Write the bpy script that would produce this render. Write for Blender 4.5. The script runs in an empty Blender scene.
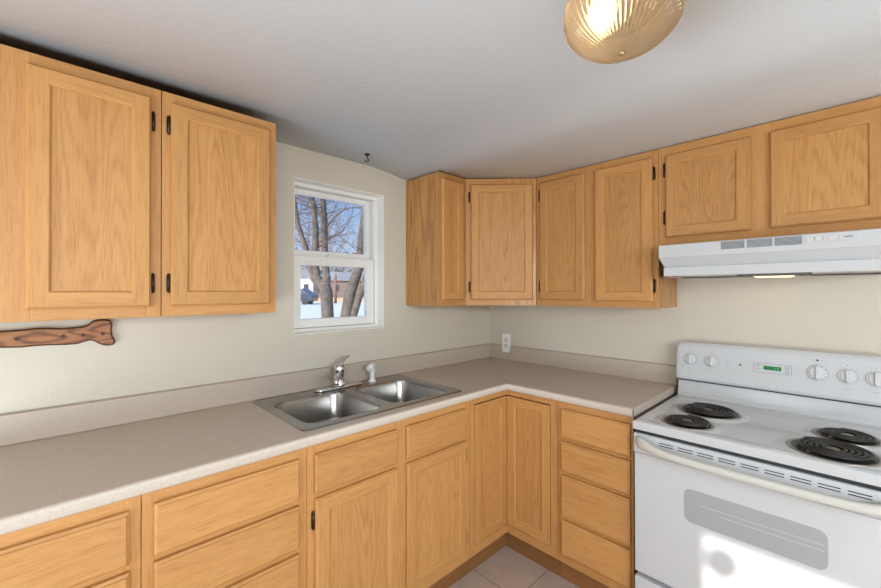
import bpy, bmesh, math, random
from mathutils import Vector, Matrix
random.seed(7)
PI = math.pi
S = bpy.context.scene
COL = S.collection

# ------------------------------------------------------------------ camera
yaw, pit, rol = math.radians(46.078), math.radians(0.290), math.radians(-0.086)
fwd = Vector((math.cos(yaw)*math.cos(pit), math.sin(yaw)*math.cos(pit), math.sin(pit)))
rt = Vector((math.sin(yaw), -math.cos(yaw), 0)); up = rt.cross(fwd)
rt2 = rt*math.cos(rol) + up*math.sin(rol); up2 = up*math.cos(rol) - rt*math.sin(rol)
cd = bpy.data.cameras.new('camera'); cam = bpy.data.objects.new('camera', cd); COL.objects.link(cam)
m = Matrix((rt2, up2, -fwd)).transposed().to_4x4(); m.translation = Vector((-2.3585, -1.9111, 1.4100))
cam.matrix_world = m
cd.sensor_width = 36; cd.lens = 36*394.19/881; cd.shift_x = -0.00066; cd.shift_y = -0.00478
cd.clip_start = 0.02; cd.clip_end = 400
S.camera = cam

# ------------------------------------------------------------------ world, sun, fill lamps, exposure
W = bpy.data.worlds.new('sky'); S.world = W; W.use_nodes = True
nt = W.node_tree; nt.nodes.clear()
tc = nt.nodes.new('ShaderNodeTexCoord'); sx = nt.nodes.new('ShaderNodeSeparateXYZ')
cr = nt.nodes.new('ShaderNodeValToRGB'); bg = nt.nodes.new('ShaderNodeBackground'); wo = nt.nodes.new('ShaderNodeOutputWorld')
nt.links.new(tc.outputs['Generated'], sx.inputs[0]); nt.links.new(sx.outputs['Z'], cr.inputs[0])
nt.links.new(cr.outputs[0], bg.inputs[0]); nt.links.new(bg.outputs[0], wo.inputs[0])
e = cr.color_ramp.elements
e[0].position = 0.0; e[0].color = (0.78, 0.88, 1.0, 1); e[1].position = 0.75; e[1].color = (0.13, 0.32, 0.80, 1)
x_ = e.new(0.22); x_.color = (0.33, 0.54, 0.93, 1)
bg.inputs[1].default_value = 0.95

def light(name, kind, loc, d, energy, color, size=None, size_y=None):
    l = bpy.data.lights.new(name, kind); l.energy = energy; l.color = color
    o = bpy.data.objects.new(name, l); COL.objects.link(o); o.location = loc
    o.rotation_euler = Vector(d).to_track_quat('-Z', 'Y').to_euler()
    if kind == 'AREA':
        l.shape = 'RECTANGLE'; l.size = size; l.size_y = size_y
    return o
SA, SE = math.radians(14), math.radians(21)
sun_dir = Vector((math.cos(SE)*math.cos(SA), math.cos(SE)*math.sin(SA), -math.sin(SE)))
sun = light('sun', 'SUN', (-20, -8, 12), sun_dir, 7.0, (1.0, 0.95, 0.87)); sun.data.angle = math.radians(0.6)
# added fill lamps floating inside the room, standing in for daylight from behind
light('fill_front_up', 'AREA', (-3.2, -3.7, 0.60), (-0.05, 0.45, 1), 25, (0.78, 0.89, 1.0), 1.8, 1.0)  # added fill, aimed up towards the ceiling
light('fill_ceiling', 'AREA', (-3.85, -1.25, 0.60), (0.35, 0.10, 1), 54, (0.76, 0.88, 1.0), 1.2, 1.0)  # added fill to brighten the ceiling; the wall has no window here
light('fill_base_cabinets', 'AREA', (-2.6, -4.0, 1.70), (0.14, 1, -2.2), 118, (0.86, 0.93, 1.0), 2.4, 0.7)  # added fill, aimed down to lift the base cabinets
S.view_settings.view_transform = 'Standard'; S.view_settings.look = 'None'
S.view_settings.exposure = 0.0; S.view_settings.gamma = 1.0; S.view_settings.use_curve_mapping = False
try:
    S.cycles.use_denoising = True; S.cycles.max_bounces = 10; S.cycles.diffuse_bounces = 6
    S.cycles.transparent_max_bounces = 16; S.cycles.caustics_refractive = False; S.cycles.caustics_reflective = False
except Exception:
    pass

# ------------------------------------------------------------------ materials
def newmat(name):
    mt = bpy.data.materials.new(name); mt.use_nodes = True
    return mt, mt.node_tree, mt.node_tree.nodes['Principled BSDF']
def N(nt, kind, **kw):
    n = nt.nodes.new(kind)
    for k, v in kw.items(): setattr(n, k, v)
    return n
def plain(name, col, rough=0.5, metal=0.0, noise=0.0, nscale=40, bump=0.0, bscale=200, spec=0.5, coat=0.0, emit=None, es=0):
    mt, nt, b = newmat(name); L = nt.links.new
    b.inputs['Base Color'].default_value = (*col, 1); b.inputs['Roughness'].default_value = rough
    b.inputs['Metallic'].default_value = metal; b.inputs['Specular IOR Level'].default_value = spec
    b.inputs['Coat Weight'].default_value = coat
    t = N(nt, 'ShaderNodeTexCoord')
    n1 = N(nt, 'ShaderNodeTexNoise'); n1.inputs['Scale'].default_value = nscale; n1.inputs['Detail'].default_value = 4
    L(t.outputs['Object'], n1.inputs['Vector'])
    mx = N(nt, 'ShaderNodeMix', data_type='RGBA')
    L(n1.outputs['Fac'], mx.inputs[0])
    mx.inputs[6].default_value = (*[c*(1-noise) for c in col], 1); mx.inputs[7].default_value = (*[min(1, c*(1+noise)) for c in col], 1)
    L(mx.outputs[2], b.inputs['Base Color'])
    if bump:
        n2 = N(nt, 'ShaderNodeTexNoise'); n2.inputs['Scale'].default_value = bscale; n2.inputs['Detail'].default_value = 3
        L(t.outputs['Object'], n2.inputs['Vector'])
        bp = N(nt, 'ShaderNodeBump'); bp.inputs['Strength'].default_value = bump; bp.inputs['Distance'].default_value = 0.002
        L(n2.outputs['Fac'], bp.inputs['Height']); L(bp.outputs[0], b.inputs['Normal'])
    if emit:
        b.inputs['Emission Color'].default_value = (*emit, 1); b.inputs['Emission Strength'].default_value = es
    return mt
def oak(name, axis, light_c, dark_c, figure=0.5, rings=9.0, sc=5.0, stretch=0.16, rough=0.48):
    mt, nt, b = newmat(name); L = nt.links.new
    t = N(nt, 'ShaderNodeTexCoord'); oi = N(nt, 'ShaderNodeObjectInfo')
    cx = N(nt, 'ShaderNodeCombineXYZ')
    for k, f in enumerate((13.0, 7.0, 23.0)):
        mm = N(nt, 'ShaderNodeMath', operation='MULTIPLY'); L(oi.outputs['Random'], mm.inputs[0]); mm.inputs[1].default_value = f
        L(mm.outputs[0], cx.inputs[k])
    ad = N(nt, 'ShaderNodeVectorMath', operation='ADD'); L(t.outputs['Object'], ad.inputs[0]); L(cx.outputs[0], ad.inputs[1])
    def mapped(across, along):
        mp = N(nt, 'ShaderNodeMapping'); L(ad.outputs[0], mp.inputs['Vector'])
        s = [across]*3; s['xyz'.index(axis)] = along; mp.inputs['Scale'].default_value = s
        return mp.outputs[0]
    n1 = N(nt, 'ShaderNodeTexNoise'); n1.inputs['Scale'].default_value = 1.0; n1.inputs['Detail'].default_value = 1.5
    L(mapped(sc, sc*stretch), n1.inputs['Vector'])
    mu = N(nt, 'ShaderNodeMath', operation='MULTIPLY'); mu.inputs[1].default_value = rings; L(n1.outputs['Fac'], mu.inputs[0])
    pp = N(nt, 'ShaderNodeMath', operation='PINGPONG'); pp.inputs[1].default_value = 0.5; L(mu.outputs[0], pp.inputs[0])
    r1 = N(nt, 'ShaderNodeMapRange'); r1.inputs[1].default_value = 0.0; r1.inputs[2].default_value = 0.30
    r1.inputs[3].default_value = figure; r1.inputs[4].default_value = 0.0; L(pp.outputs[0], r1.inputs[0])
    n2 = N(nt, 'ShaderNodeTexNoise'); n2.inputs['Scale'].default_value = 1.0; n2.inputs['Detail'].default_value = 3
    L(mapped(230, 15), n2.inputs['Vector'])
    r2 = N(nt, 'ShaderNodeMapRange'); r2.inputs[1].default_value = 0.48; r2.inputs[2].default_value = 0.72
    r2.inputs[3].default_value = 0.0; r2.inputs[4].default_value = 0.50; L(n2.outputs['Fac'], r2.inputs[0])
    n3 = N(nt, 'ShaderNodeTexNoise'); n3.inputs['Scale'].default_value = 1.0; n3.inputs['Detail'].default_value = 2
    L(mapped(40, 2.0), n3.inputs['Vector'])
    r3 = N(nt, 'ShaderNodeMapRange'); r3.inputs[1].default_value = 0.35; r3.inputs[2].default_value = 0.7
    r3.inputs[3].default_value = 0.0; r3.inputs[4].default_value = 0.25; L(n3.outputs['Fac'], r3.inputs[0])
    a1 = N(nt, 'ShaderNodeMath', operation='ADD'); L(r1.outputs[0], a1.inputs[0]); L(r2.outputs[0], a1.inputs[1])
    a2 = N(nt, 'ShaderNodeMath', operation='ADD', use_clamp=True); L(a1.outputs[0], a2.inputs[0]); L(r3.outputs[0], a2.inputs[1])
    mx = N(nt, 'ShaderNodeMix', data_type='RGBA'); L(a2.outputs[0], mx.inputs[0])
    mx.inputs[6].default_value = (*light_c, 1); mx.inputs[7].default_value = (*dark_c, 1)
    hs = N(nt, 'ShaderNodeHueSaturation')
    r4 = N(nt, 'ShaderNodeMapRange'); r4.inputs[3].default_value = 0.94; r4.inputs[4].default_value = 1.06; L(oi.outputs['Random'], r4.inputs[0])
    L(r4.outputs[0], hs.inputs['Value']); L(mx.outputs[2], hs.inputs['Color']); L(hs.outputs[0], b.inputs['Base Color'])
    bp = N(nt, 'ShaderNodeBump'); bp.inputs['Strength'].default_value = 0.12; bp.inputs['Distance'].default_value = 0.001; bp.invert = True
    L(r2.outputs[0], bp.inputs['Height']); L(bp.outputs[0], b.inputs['Normal'])
    b.inputs['Roughness'].default_value = rough; b.inputs['Specular IOR Level'].default_value = 0.35
    return mt
OL, OD = (0.535, 0.270, 0.090), (0.36, 0.155, 0.041)
OAKV = oak('oak_upright_grain', 'z', OL, OD, 0.14, 16, 7, 0.06)
OAKH = oak('oak_level_grain', 'x', OL, OD, 0.14, 16, 7, 0.06)
OAKP = oak('oak_panel_figure', 'z', OL, OD, 0.34, 30, 6.5, 0.10)
OAKD = oak('oak_drawer_figure', 'x', OL, OD, 0.16, 18, 5, 0.12)
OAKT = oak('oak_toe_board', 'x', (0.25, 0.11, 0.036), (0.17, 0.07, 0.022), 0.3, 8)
SIDE = oak('oak_end_panel', 'z', OL, OD, 0.7, 13, 6, 0.14, 0.25)
BONE = oak('stained_plaque_oak', 'x', (0.38, 0.165, 0.060), (0.14, 0.048, 0.016), 0.8, 12, 12, 0.2, 0.45)
BONEE = plain('burnt_plaque_edge', (0.085, 0.03, 0.012), 0.4, noise=0.2)
DARK = plain('dark_gap', (0.02, 0.012, 0.008), 0.8)
BRONZE = plain('dark_bronze', (0.055, 0.035, 0.025), 0.35, 0.8, 0.2)
WALLM = plain('cream_wall_paint', (0.600, 0.550, 0.455), 0.75, noise=0.015, nscale=3, bump=0.25, bscale=90)
CEILM = plain('white_ceiling_paint', (0.72, 0.765, 0.80), 0.95, spec=0.1, noise=0.02, nscale=4, bump=0.35, bscale=45)
VINYL = plain('white_vinyl', (0.80, 0.79, 0.75), 0.4, noise=0.02)
ENAMEL = plain('white_enamel', (0.53, 0.535, 0.54), 0.16, noise=0.01, nscale=5, coat=0.3)
ENAMELW = plain('cream_plastic', (0.53, 0.515, 0.455), 0.3, noise=0.01)
KNOBM = plain('white_knob_plastic', (0.57, 0.57, 0.565), 0.35, noise=0.02)
GREYP = plain('grey_print', (0.20, 0.205, 0.21), 0.5)
LINEP = plain('pale_grey_print', (0.30, 0.31, 0.32), 0.5)
BLACK = plain('black_enamel', (0.012, 0.012, 0.012), 0.4)
COIL = plain('coil_black', (0.018, 0.016, 0.015), 0.5, noise=0.4, nscale=60)
PAN = plain('drip_pan_steel', (0.34, 0.31, 0.27), 0.33, 0.9, 0.25, 60)
OVENG = plain('grey_oven_glass', (0.335, 0.345, 0.35), 0.25, noise=0.12, nscale=900)
CHROME = plain('chrome', (0.72, 0.73, 0.74), 0.12, 1.0)
STEEL = plain('brushed_steel', (0.36, 0.345, 0.325), 0.24, 1.0, 0.06, 300)
WHITEP = plain('white_plastic', (0.85, 0.85, 0.83), 0.35)
BLACKI = plain('black_iron', (0.01, 0.01, 0.01), 0.5)
SNOW = plain('snow', (0.92, 0.90, 0.88), 0.8, noise=0.05, nscale=0.5)
BARK = plain('grey_bark', (0.13, 0.105, 0.09), 0.9, noise=0.8, nscale=11, bump=1.0, bscale=25)
TWIG = plain('twig_bark', (0.17, 0.12, 0.105), 0.9, noise=0.3)
LCD = plain('green_display', (0.0, 0.10, 0.02), 0.2, emit=(0.01, 0.33, 0.07), es=0.18)
LCDD = plain('display_digits', (0.1, 0.5, 0.15), 0.2, emit=(0.22, 0.85, 0.30), es=0.3)

def laminate():
    mt, nt, b = newmat('beige_laminate'); L = nt.links.new
    t = N(nt, 'ShaderNodeTexCoord')
    n1 = N(nt, 'ShaderNodeTexNoise'); n1.inputs['Scale'].default_value = 420; n1.inputs['Detail'].default_value = 3
    n2 = N(nt, 'ShaderNodeTexNoise'); n2.inputs['Scale'].default_value = 150; n2.inputs['Detail'].default_value = 3
    for n in (n1, n2): L(t.outputs['Object'], n.inputs['Vector'])
    ad = N(nt, 'ShaderNodeMath', operation='ADD'); L(n1.outputs['Fac'], ad.inputs[0]); L(n2.outputs['Fac'], ad.inputs[1])
    cr = N(nt, 'ShaderNodeValToRGB'); hf = N(nt, 'ShaderNodeMath', operation='MULTIPLY'); hf.inputs[1].default_value = 0.5; n2.inputs['Detail'].default_value = 1
    L(ad.outputs[0], hf.inputs[0]); L(hf.outputs[0], cr.inputs[0])
    e = cr.color_ramp.elements
    e[0].position = 0.35; e[0].color = (0.475, 0.395, 0.318, 1); e[1].position = 0.65; e[1].color = (0.535, 0.455, 0.377, 1)
    L(cr.outputs[0], b.inputs['Base Color']); b.inputs['Roughness'].default_value = 0.42
    return mt
LAM = laminate()
def tiles():
    mt, nt, b = newmat('floor_tile'); L = nt.links.new
    t = N(nt, 'ShaderNodeTexCoord'); mp = N(nt, 'ShaderNodeMapping'); L(t.outputs['Object'], mp.inputs['Vector'])
    mp.inputs['Location'].default_value = (0.85, 0.843, 0)
    br = N(nt, 'ShaderNodeTexBrick', offset=0.0, squash=1.0); L(mp.outputs[0], br.inputs['Vector'])
    br.inputs['Scale'].default_value = 1.0; br.inputs['Brick Width'].default_value = 0.335; br.inputs['Row Height'].default_value = 0.335
    br.inputs['Mortar Size'].default_value = 0.0035; br.inputs['Mortar Smooth'].default_value = 0.2
    br.inputs['Color1'].default_value = (0.41, 0.325, 0.265, 1); br.inputs['Color2'].default_value = (0.44, 0.35, 0.285, 1)
    br.inputs['Mortar'].default_value = (0.22, 0.19, 0.17, 1)
    n1 = N(nt, 'ShaderNodeTexNoise'); n1.inputs['Scale'].default_value = 12; n1.inputs['Detail'].default_value = 6
    L(t.outputs['Object'], n1.inputs['Vector'])
    r = N(nt, 'ShaderNodeMapRange'); r.inputs[3].default_value = 0.8; r.inputs[4].default_value = 1.2; L(n1.outputs['Fac'], r.inputs[0])
    mx = N(nt, 'ShaderNodeMix', data_type='RGBA', blend_type='MULTIPLY'); mx.inputs[0].default_value = 1
    L(br.outputs['Color'], mx.inputs[6]); L(r.outputs[0], mx.inputs[7]); L(mx.outputs[2], b.inputs['Base Color'])
    b.inputs['Roughness'].default_value = 0.5
    return mt
TILE = tiles()
def thin_glass(name, tint, refl=0.10, glow=0.0, rough=0.03):
    mt, nt, b = newmat(name); L = nt.links.new; nt.nodes.remove(b)
    out = nt.nodes['Material Output']
    tr = N(nt, 'ShaderNodeBsdfTransparent'); tr.inputs[0].default_value = (*tint, 1)
    gl = N(nt, 'ShaderNodeBsdfGlossy'); gl.inputs['Roughness'].default_value = rough
    lw = N(nt, 'ShaderNodeLayerWeight'); lw.inputs[0].default_value = 0.35
    mr = N(nt, 'ShaderNodeMapRange'); mr.inputs[3].default_value = refl*0.4; mr.inputs[4].default_value = min(1, refl*5); L(lw.outputs['Fresnel'], mr.inputs[0])
    mx = N(nt, 'ShaderNodeMixShader'); L(mr.outputs[0], mx.inputs[0]); L(tr.outputs[0], mx.inputs[1]); L(gl.outputs[0], mx.inputs[2])
    last = mx
    if glow:
        tl = N(nt, 'ShaderNodeBsdfTranslucent'); tl.inputs[0].default_value = (0.95, 0.80, 0.60, 1)
        df = N(nt, 'ShaderNodeBsdfDiffuse'); df.inputs[0].default_value = (0.85, 0.70, 0.52, 1)
        m3 = N(nt, 'ShaderNodeMixShader'); m3.inputs[0].default_value = 0.45; L(tl.outputs[0], m3.inputs[1]); L(df.outputs[0], m3.inputs[2])
        m2 = N(nt, 'ShaderNodeMixShader'); m2.inputs[0].default_value = glow; L(mx.outputs[0], m2.inputs[1]); L(m3.outputs[0], m2.inputs[2]); last = m2
    L(last.outputs[0], out.inputs[0])
    return mt
PANE = thin_glass('window_glass', (0.97, 0.98, 0.98), 0.04)
def ribbed():
    mt, nt, b = newmat('ribbed_amber_glass'); L = nt.links.new; nt.nodes.remove(b); out = nt.nodes['Material Output']
    g = N(nt, 'ShaderNodeBsdfGlass'); g.inputs['Color'].default_value = (1.0, 0.95, 0.87, 1); g.inputs['Roughness'].default_value = 0.06; g.inputs['IOR'].default_value = 1.45
    tl = N(nt, 'ShaderNodeBsdfTranslucent'); tl.inputs[0].default_value = (0.95, 0.80, 0.62, 1)
    tr = N(nt, 'ShaderNodeBsdfTransparent'); tr.inputs[0].default_value = (0.97, 0.90, 0.80, 1)
    m1 = N(nt, 'ShaderNodeMixShader'); m1.inputs[0].default_value = 0.30; L(g.outputs[0], m1.inputs[1]); L(tl.outputs[0], m1.inputs[2])
    m2 = N(nt, 'ShaderNodeMixShader'); m2.inputs[0].default_value = 0.30; L(m1.outputs[0], m2.inputs[1]); L(tr.outputs[0], m2.inputs[2])
    # reflection streaks painted into the glass as a deeper tint along the grooves
    t = N(nt, 'ShaderNodeTexCoord'); sx = N(nt, 'ShaderNodeSeparateXYZ'); L(t.outputs['Object'], sx.inputs[0])
    at = N(nt, 'ShaderNodeMath', operation='ARCTAN2'); L(sx.outputs['Y'], at.inputs[0]); L(sx.outputs['X'], at.inputs[1])
    ml = N(nt, 'ShaderNodeMath', operation='MULTIPLY'); ml.inputs[1].default_value = 60.0; L(at.outputs[0], ml.inputs[0])
    co = N(nt, 'ShaderNodeMath', operation='COSINE'); L(ml.outputs[0], co.inputs[0])
    mr = N(nt, 'ShaderNodeMapRange'); mr.inputs[1].default_value = -1; mr.inputs[2].default_value = 0.6; L(co.outputs[0], mr.inputs[0])
    mc = N(nt, 'ShaderNodeMix', data_type='RGBA'); L(mr.outputs[0], mc.inputs[0]); mc.inputs[6].default_value = (0.80, 0.65, 0.48, 1); mc.inputs[7].default_value = (1.0, 0.97, 0.92, 1)
    L(mc.outputs[2], g.inputs['Color']); L(mc.outputs[2], tl.inputs[0])
    L(m2.outputs[0], out.inputs[0]); return mt
RIBG = ribbed()

# ------------------------------------------------------------------ mesh helpers
class MB:
    def __init__(s): s.bm = bmesh.new()
    def quad(s, pts, mat=0):
        f = s.bm.faces.new([s.bm.verts.new(p) for p in pts]); f.material_index = mat; return f
    def box(s, x0, x1, y0, y1, z0, z1, mat=0):
        x0, x1 = sorted((x0, x1)); y0, y1 = sorted((y0, y1)); z0, z1 = sorted((z0, z1))
        v = [s.bm.verts.new(p) for p in ((x0,y0,z0),(x1,y0,z0),(x1,y1,z0),(x0,y1,z0),(x0,y0,z1),(x1,y0,z1),(x1,y1,z1),(x0,y1,z1))]
        for q in ((0,3,2,1),(4,5,6,7),(0,1,5,4),(1,2,6,5),(2,3,7,6),(3,0,4,7)):
            f = s.bm.faces.new([v[i] for i in q]); f.material_index = mat
    def loft(s, rings, mat=0, cap0=True, cap1=True, closed=True, smooth=False):
        R = [[s.bm.verts.new(p) for p in r] for r in rings]; n = len(R[0])
        for a, b in zip(R, R[1:]):
            for i in range(n if closed else n-1):
                j = (i+1) % n
                f = s.bm.faces.new((a[i], a[j], b[j], b[i])); f.material_index = mat; f.smooth = smooth
        if cap0: f = s.bm.faces.new(R[0][::-1]); f.material_index = mat
        if cap1: f = s.bm.faces.new(R[-1]); f.material_index = mat
        return R
    def tube(s, pts, rad, n=10, mat=0, caps=True, flat=1.0):
        pts = [Vector(p) for p in pts]
        if not hasattr(rad, '__len__'): rad = [rad]*len(pts)
        rings = []; ref = None
        for i, p in enumerate(pts):
            a = pts[max(i-1, 0)]; b = pts[min(i+1, len(pts)-1)]; t = (b-a).normalized()
            if ref is None:
                ref = Vector((0, 0, 1)) if abs(t.z) < 0.9 else Vector((1, 0, 0))
            u = (ref - t*ref.dot(t)).normalized(); w = t.cross(u); ref = u
            rings.append([p + (u*math.cos(2*PI*k/n)*flat + w*math.sin(2*PI*k/n))*rad[i] for k in range(n)])
        s.loft(rings, mat, caps, caps, True, True)
    def lathe(s, prof, c=(0, 0, 0), n=32, mat=0, axis='z', cap0=True, cap1=True, mod=None):
        rings = []
        for r, h in prof:
            ring = []
            for k in range(n):
                a = 2*PI*k/n; rr = max(r, 1e-4)*(1 if mod is None else mod(k, h)); p = (rr*math.cos(a), rr*math.sin(a), h)
                if axis == 'x': p = (p[2], p[0], p[1])
                if axis == 'y': p = (p[0], p[2], p[1])
                ring.append(Vector(p)+Vector(c))
            rings.append(ring)
        s.loft(rings, mat, cap0, cap1, True, True)
    def prism(s, pts, f0, f1, mat=0, inset=0.0, matside=None):
        a = [s.bm.verts.new(f0(p)) for p in pts]; b = [s.bm.verts.new(f1(p)) for p in pts]; n = len(pts)
        f = s.bm.faces.new(a[::-1]); f.material_index = mat
        f = s.bm.faces.new(b); f.material_index = mat
        for i in range(n):
            f = s.bm.faces.new((a[i], a[(i+1) % n], b[(i+1) % n], b[i])); f.material_index = mat if matside is None else matside
    def build(s, name, mats, parent=None, bevel=0.0, seg=2, loc=None, rotz=0.0, smooth=False, fix=True):
        if fix: bmesh.ops.recalc_face_normals(s.bm, faces=s.bm.faces[:])
        me = bpy.data.meshes.new(name); s.bm.to_mesh(me); s.bm.free()
        for mt in (mats if isinstance(mats, (list, tuple)) else [mats]): me.materials.append(mt)
        if smooth:
            for p in me.polygons: p.use_smooth = True
        o = bpy.data.objects.new(name, me); COL.objects.link(o)
        if parent: o.parent = parent
        if loc is not None: o.location = loc
        o.rotation_euler = (0, 0, rotz)
        if bevel:
            b = o.modifiers.new('bevel', 'BEVEL'); b.width = bevel; b.segments = seg; b.limit_method = 'ANGLE'; b.angle_limit = math.radians(50)
            b.harden_normals = False
        return o
def tag(o, label, cat, group=None):
    o['label'] = label; o['category'] = cat
    if group: o['group'] = group
    return o
def thing(name, label, cat, loc=(0, 0, 0), rotz=0.0, group=None):
    o = bpy.data.objects.new(name, None); COL.objects.link(o); o.location = loc; o.rotation_euler = (0, 0, rotz)
    o.empty_display_size = 0.1
    return tag(o, label, cat, group)
def struct(o):
    o['kind'] = 'structure'; return o
def rrect(x0, x1, y0, y1, r, n=6):
    pts = []
    for cx, cy, a0 in ((x1-r, y1-r, 0), (x0+r, y1-r, 90), (x0+r, y0+r, 180), (x1-r, y0+r, 270)):
        for k in range(n+1):
            a = math.radians(a0+90*k/n); pts.append((cx+r*math.cos(a), cy+r*math.sin(a)))
    return pts
def fill_holes(mb, loops, z, mat=0):
    ed = []
    for lp in loops:
        vs = [mb.bm.verts.new((p[0], p[1], z)) for p in lp]
        ed += [mb.bm.edges.new((vs[i], vs[(i+1) % len(vs)])) for i in range(len(vs))]
    r = bmesh.ops.triangle_fill(mb.bm, edges=ed, use_beauty=True, use_dissolve=False)
    for f in r['geom']:
        if isinstance(f, bmesh.types.BMFace): f.material_index = mat

# ------------------------------------------------------------------ room shell
XL, YF, WT = -4.4, -4.2, 0.15
def wall_with_hole(name, axis, p0, p1, a0, a1, hole, mat=WALLM):
    mb = MB(); h0, h1, z0, z1 = hole
    for (u0, u1, w0, w1) in ((a0, h0, 0, 2.28), (h1, a1, 0, 2.28), (h0, h1, 0, z0), (h0, h1, z1, 2.28)):
        if w1-w0 < 1e-4: continue
        if axis == 'x': mb.box(u0, u1, p0, p1, w0, w1)
        else: mb.box(p0, p1, u0, u1, w0, w1)
    bmesh.ops.remove_doubles(mb.bm, verts=mb.bm.verts[:], dist=1e-5)
    return struct(mb.build(name, mat))
WX0, WX1, WZ0, WZ1 = -1.529, -0.986, 1.198, 1.980
wall_with_hole('wall_back', 'x', 0, WT, XL-WT, WT, (WX0, WX1, WZ0, WZ1))
mb = MB(); mb.box(0, WT, YF-WT, 0, 0, 2.28); struct(mb.build('wall_right', WALLM))
wall_with_hole('wall_left', 'y', XL-WT, XL, YF-WT, 0, (-3.45, -2.458, 0.25, 2.078))
wall_with_hole('wall_front', 'x', YF-WT, YF, XL, 0, (-3.5, -1.0, 0.25, 2.02))
mb = MB(); mb.box(XL-WT, WT, YF-WT, WT, -0.1, 0); struct(mb.build('floor', TILE))
def ceil_z(x):
    t = min(1, max(0, (-0.74-x)/0.36)); t = t*t*(3-2*t)
    return 2.0985 + 0.034*t
mb = MB()
xs = [WT-0.0-i*(WT-XL+WT)/120 for i in range(121)]
ring = [(x, ceil_z(x)) for x in xs]
for y0, y1 in ((YF-WT, WT),):
    a = [mb.bm.verts.new((x, y0, z)) for x, z in ring]; b = [mb.bm.verts.new((x, y1, z)) for x, z in ring]
    c = [mb.bm.verts.new((x, y0, 2.32)) for x, z in ring]; d = [mb.bm.verts.new((x, y1, 2.32)) for x, z in ring]
    for i in range(120):
        mb.bm.faces.new((a[i], a[i+1], b[i+1], b[i])).smooth = True
        mb.bm.faces.new((c[i], c[i+1], d[i+1], d[i])); mb.bm.faces.new((a[i], a[i+1], c[i+1], c[i])); mb.bm.faces.new((b[i], b[i+1], d[i+1], d[i]))
    mb.bm.faces.new((a[0], b[0], d[0], c[0])); mb.bm.faces.new((a[-1], b[-1], d[-1], c[-1]))
struct(mb.build('ceiling', CEILM))

# window over the sink : recessed white double-hung unit
win = bpy.data.objects.new('window_1', None); COL.objects.link(win); win.location = (WX0, 0.06, WZ0); struct(win)
def wbox(name, boxes, mat, bevel=0.002, parent=win):
    mb = MB()
    for b_ in boxes: mb.box(b_[0]-WX0, b_[1]-WX0, b_[2]-0.06, b_[3]-0.06, b_[4]-WZ0, b_[5]-WZ0)
    return mb.build(name, mat, parent, bevel)
F = 0.022
wbox('window_frame', [(WX0, WX0+F, 0.06, 0.149, WZ0, WZ1), (WX1-F, WX1, 0.06, 0.149, WZ0, WZ1),
                      (WX0+F, WX1-F, 0.06, 0.149, WZ1-0.022, WZ1), (WX0+F, WX1-F, 0.06, 0.149, WZ0, WZ0+0.022)], VINYL)
wbox('window_stop', [(WX1-F-0.010, WX1-F, 0.062, 0.10, 1.60, 1.95), (WX0+F, WX0+F+0.010, 0.062, 0.10, 1.60, 1.95)], VINYL)
# upper sash, further out
u0, u1 = WX0+F+0.001, WX1-F-0.001
up_s = wbox('upper_sash', [(u0, u0+0.024, 0.105, 0.132, 1.585, 1.957), (u1-0.036, u1, 0.105, 0.132, 1.585, 1.957),
                    (u0+0.024, u1-0.036, 0.105, 0.132, 1.930, 1.957), (u0+0.024, u1-0.036, 0.105, 0.132, 1.585, 1.632)], VINYL)
wbox('upper_pane', [(u0+0.022, u1-0.034, 0.117, 0.121, 1.630, 1.932)], PANE, 0)
lo_s = wbox('lower_sash', [(u0+0.002, u0+0.044, 0.070, 0.100, 1.222, 1.600), (u1-0.050, u1-0.002, 0.070, 0.100, 1.222, 1.600),
                    (u0+0.044, u1-0.050, 0.070, 0.100, 1.552, 1.600), (u0+0.044, u1-0.050, 0.070, 0.100, 1.222, 1.268)], VINYL)
wbox('lower_pane', [(u0+0.042, u1-0.048, 0.083, 0.087, 1.266, 1.554)], PANE, 0)
wbox('sash_lock', [(-1.31, -1.255, 0.078, 0.104, 1.600, 1.609), (-1.296, -1.270, 0.074, 0.096, 1.609, 1.618)], VINYL, 0.003)

# returns of the recess, in a paler colour than the walls
mb = MB(); t_ = 0.004
mb.box(WX0, WX1, 0.0005, 0.0595, WZ1-t_, WZ1); mb.box(WX1-t_, WX1, 0.0005, 0.0595, WZ0+t_, WZ1-t_); mb.box(WX0, WX0+t_, 0.0005, 0.0595, WZ0+t_, WZ1-t_); mb.box(WX0, WX1, 0.0005, 0.0595, WZ0, WZ0+t_)
bmesh.ops.remove_doubles(mb.bm, verts=mb.bm.verts[:], dist=1e-5)
struct(mb.build('trim_1', plain('pale_trim', (0.84, 0.81, 0.73), 0.5)))

# openings behind the viewpoint (outside the frame, they let the daylight in)
def opening(name, axis, p, a0, a1, z0, z1, mull):
    mb = MB()
    def b_(u0, u1, w0, w1):
        if axis == 'x': mb.box(u0, u1, p, p+0.05, w0, w1)
        else: mb.box(p, p+0.05, u0, u1, w0, w1)
    t = 0.03
    b_(a0, a0+t, z0, z1); b_(a1-t, a1, z0, z1); b_(a0+t, a1-t, z0, z0+t); b_(a0+t, a1-t, z1-t, z1)
    for mu in mull: b_(mu-0.02, mu+0.02, z0+t, z1-t)
    return struct(mb.build(name, VINYL))
opening('window_2', 'y', XL-WT+0.02, -3.45, -2.458, 0.25, 2.078, [])
opening('window_3', 'x', YF-WT+0.02, -3.5, -1.0, 0.25, 2.02, [-2.25])
mb = MB(); mb.lathe([(0.001, -0.052), (0.025, -0.045), (0.044, -0.024), (0.049, 0), (0.044, 0.024), (0.025, 0.045), (0.001, 0.050)], (0, 0, 0), 24)
mb.tube([(0, 0, 0.048), (0, 0, 0.063)], 0.002, 6)
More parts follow.
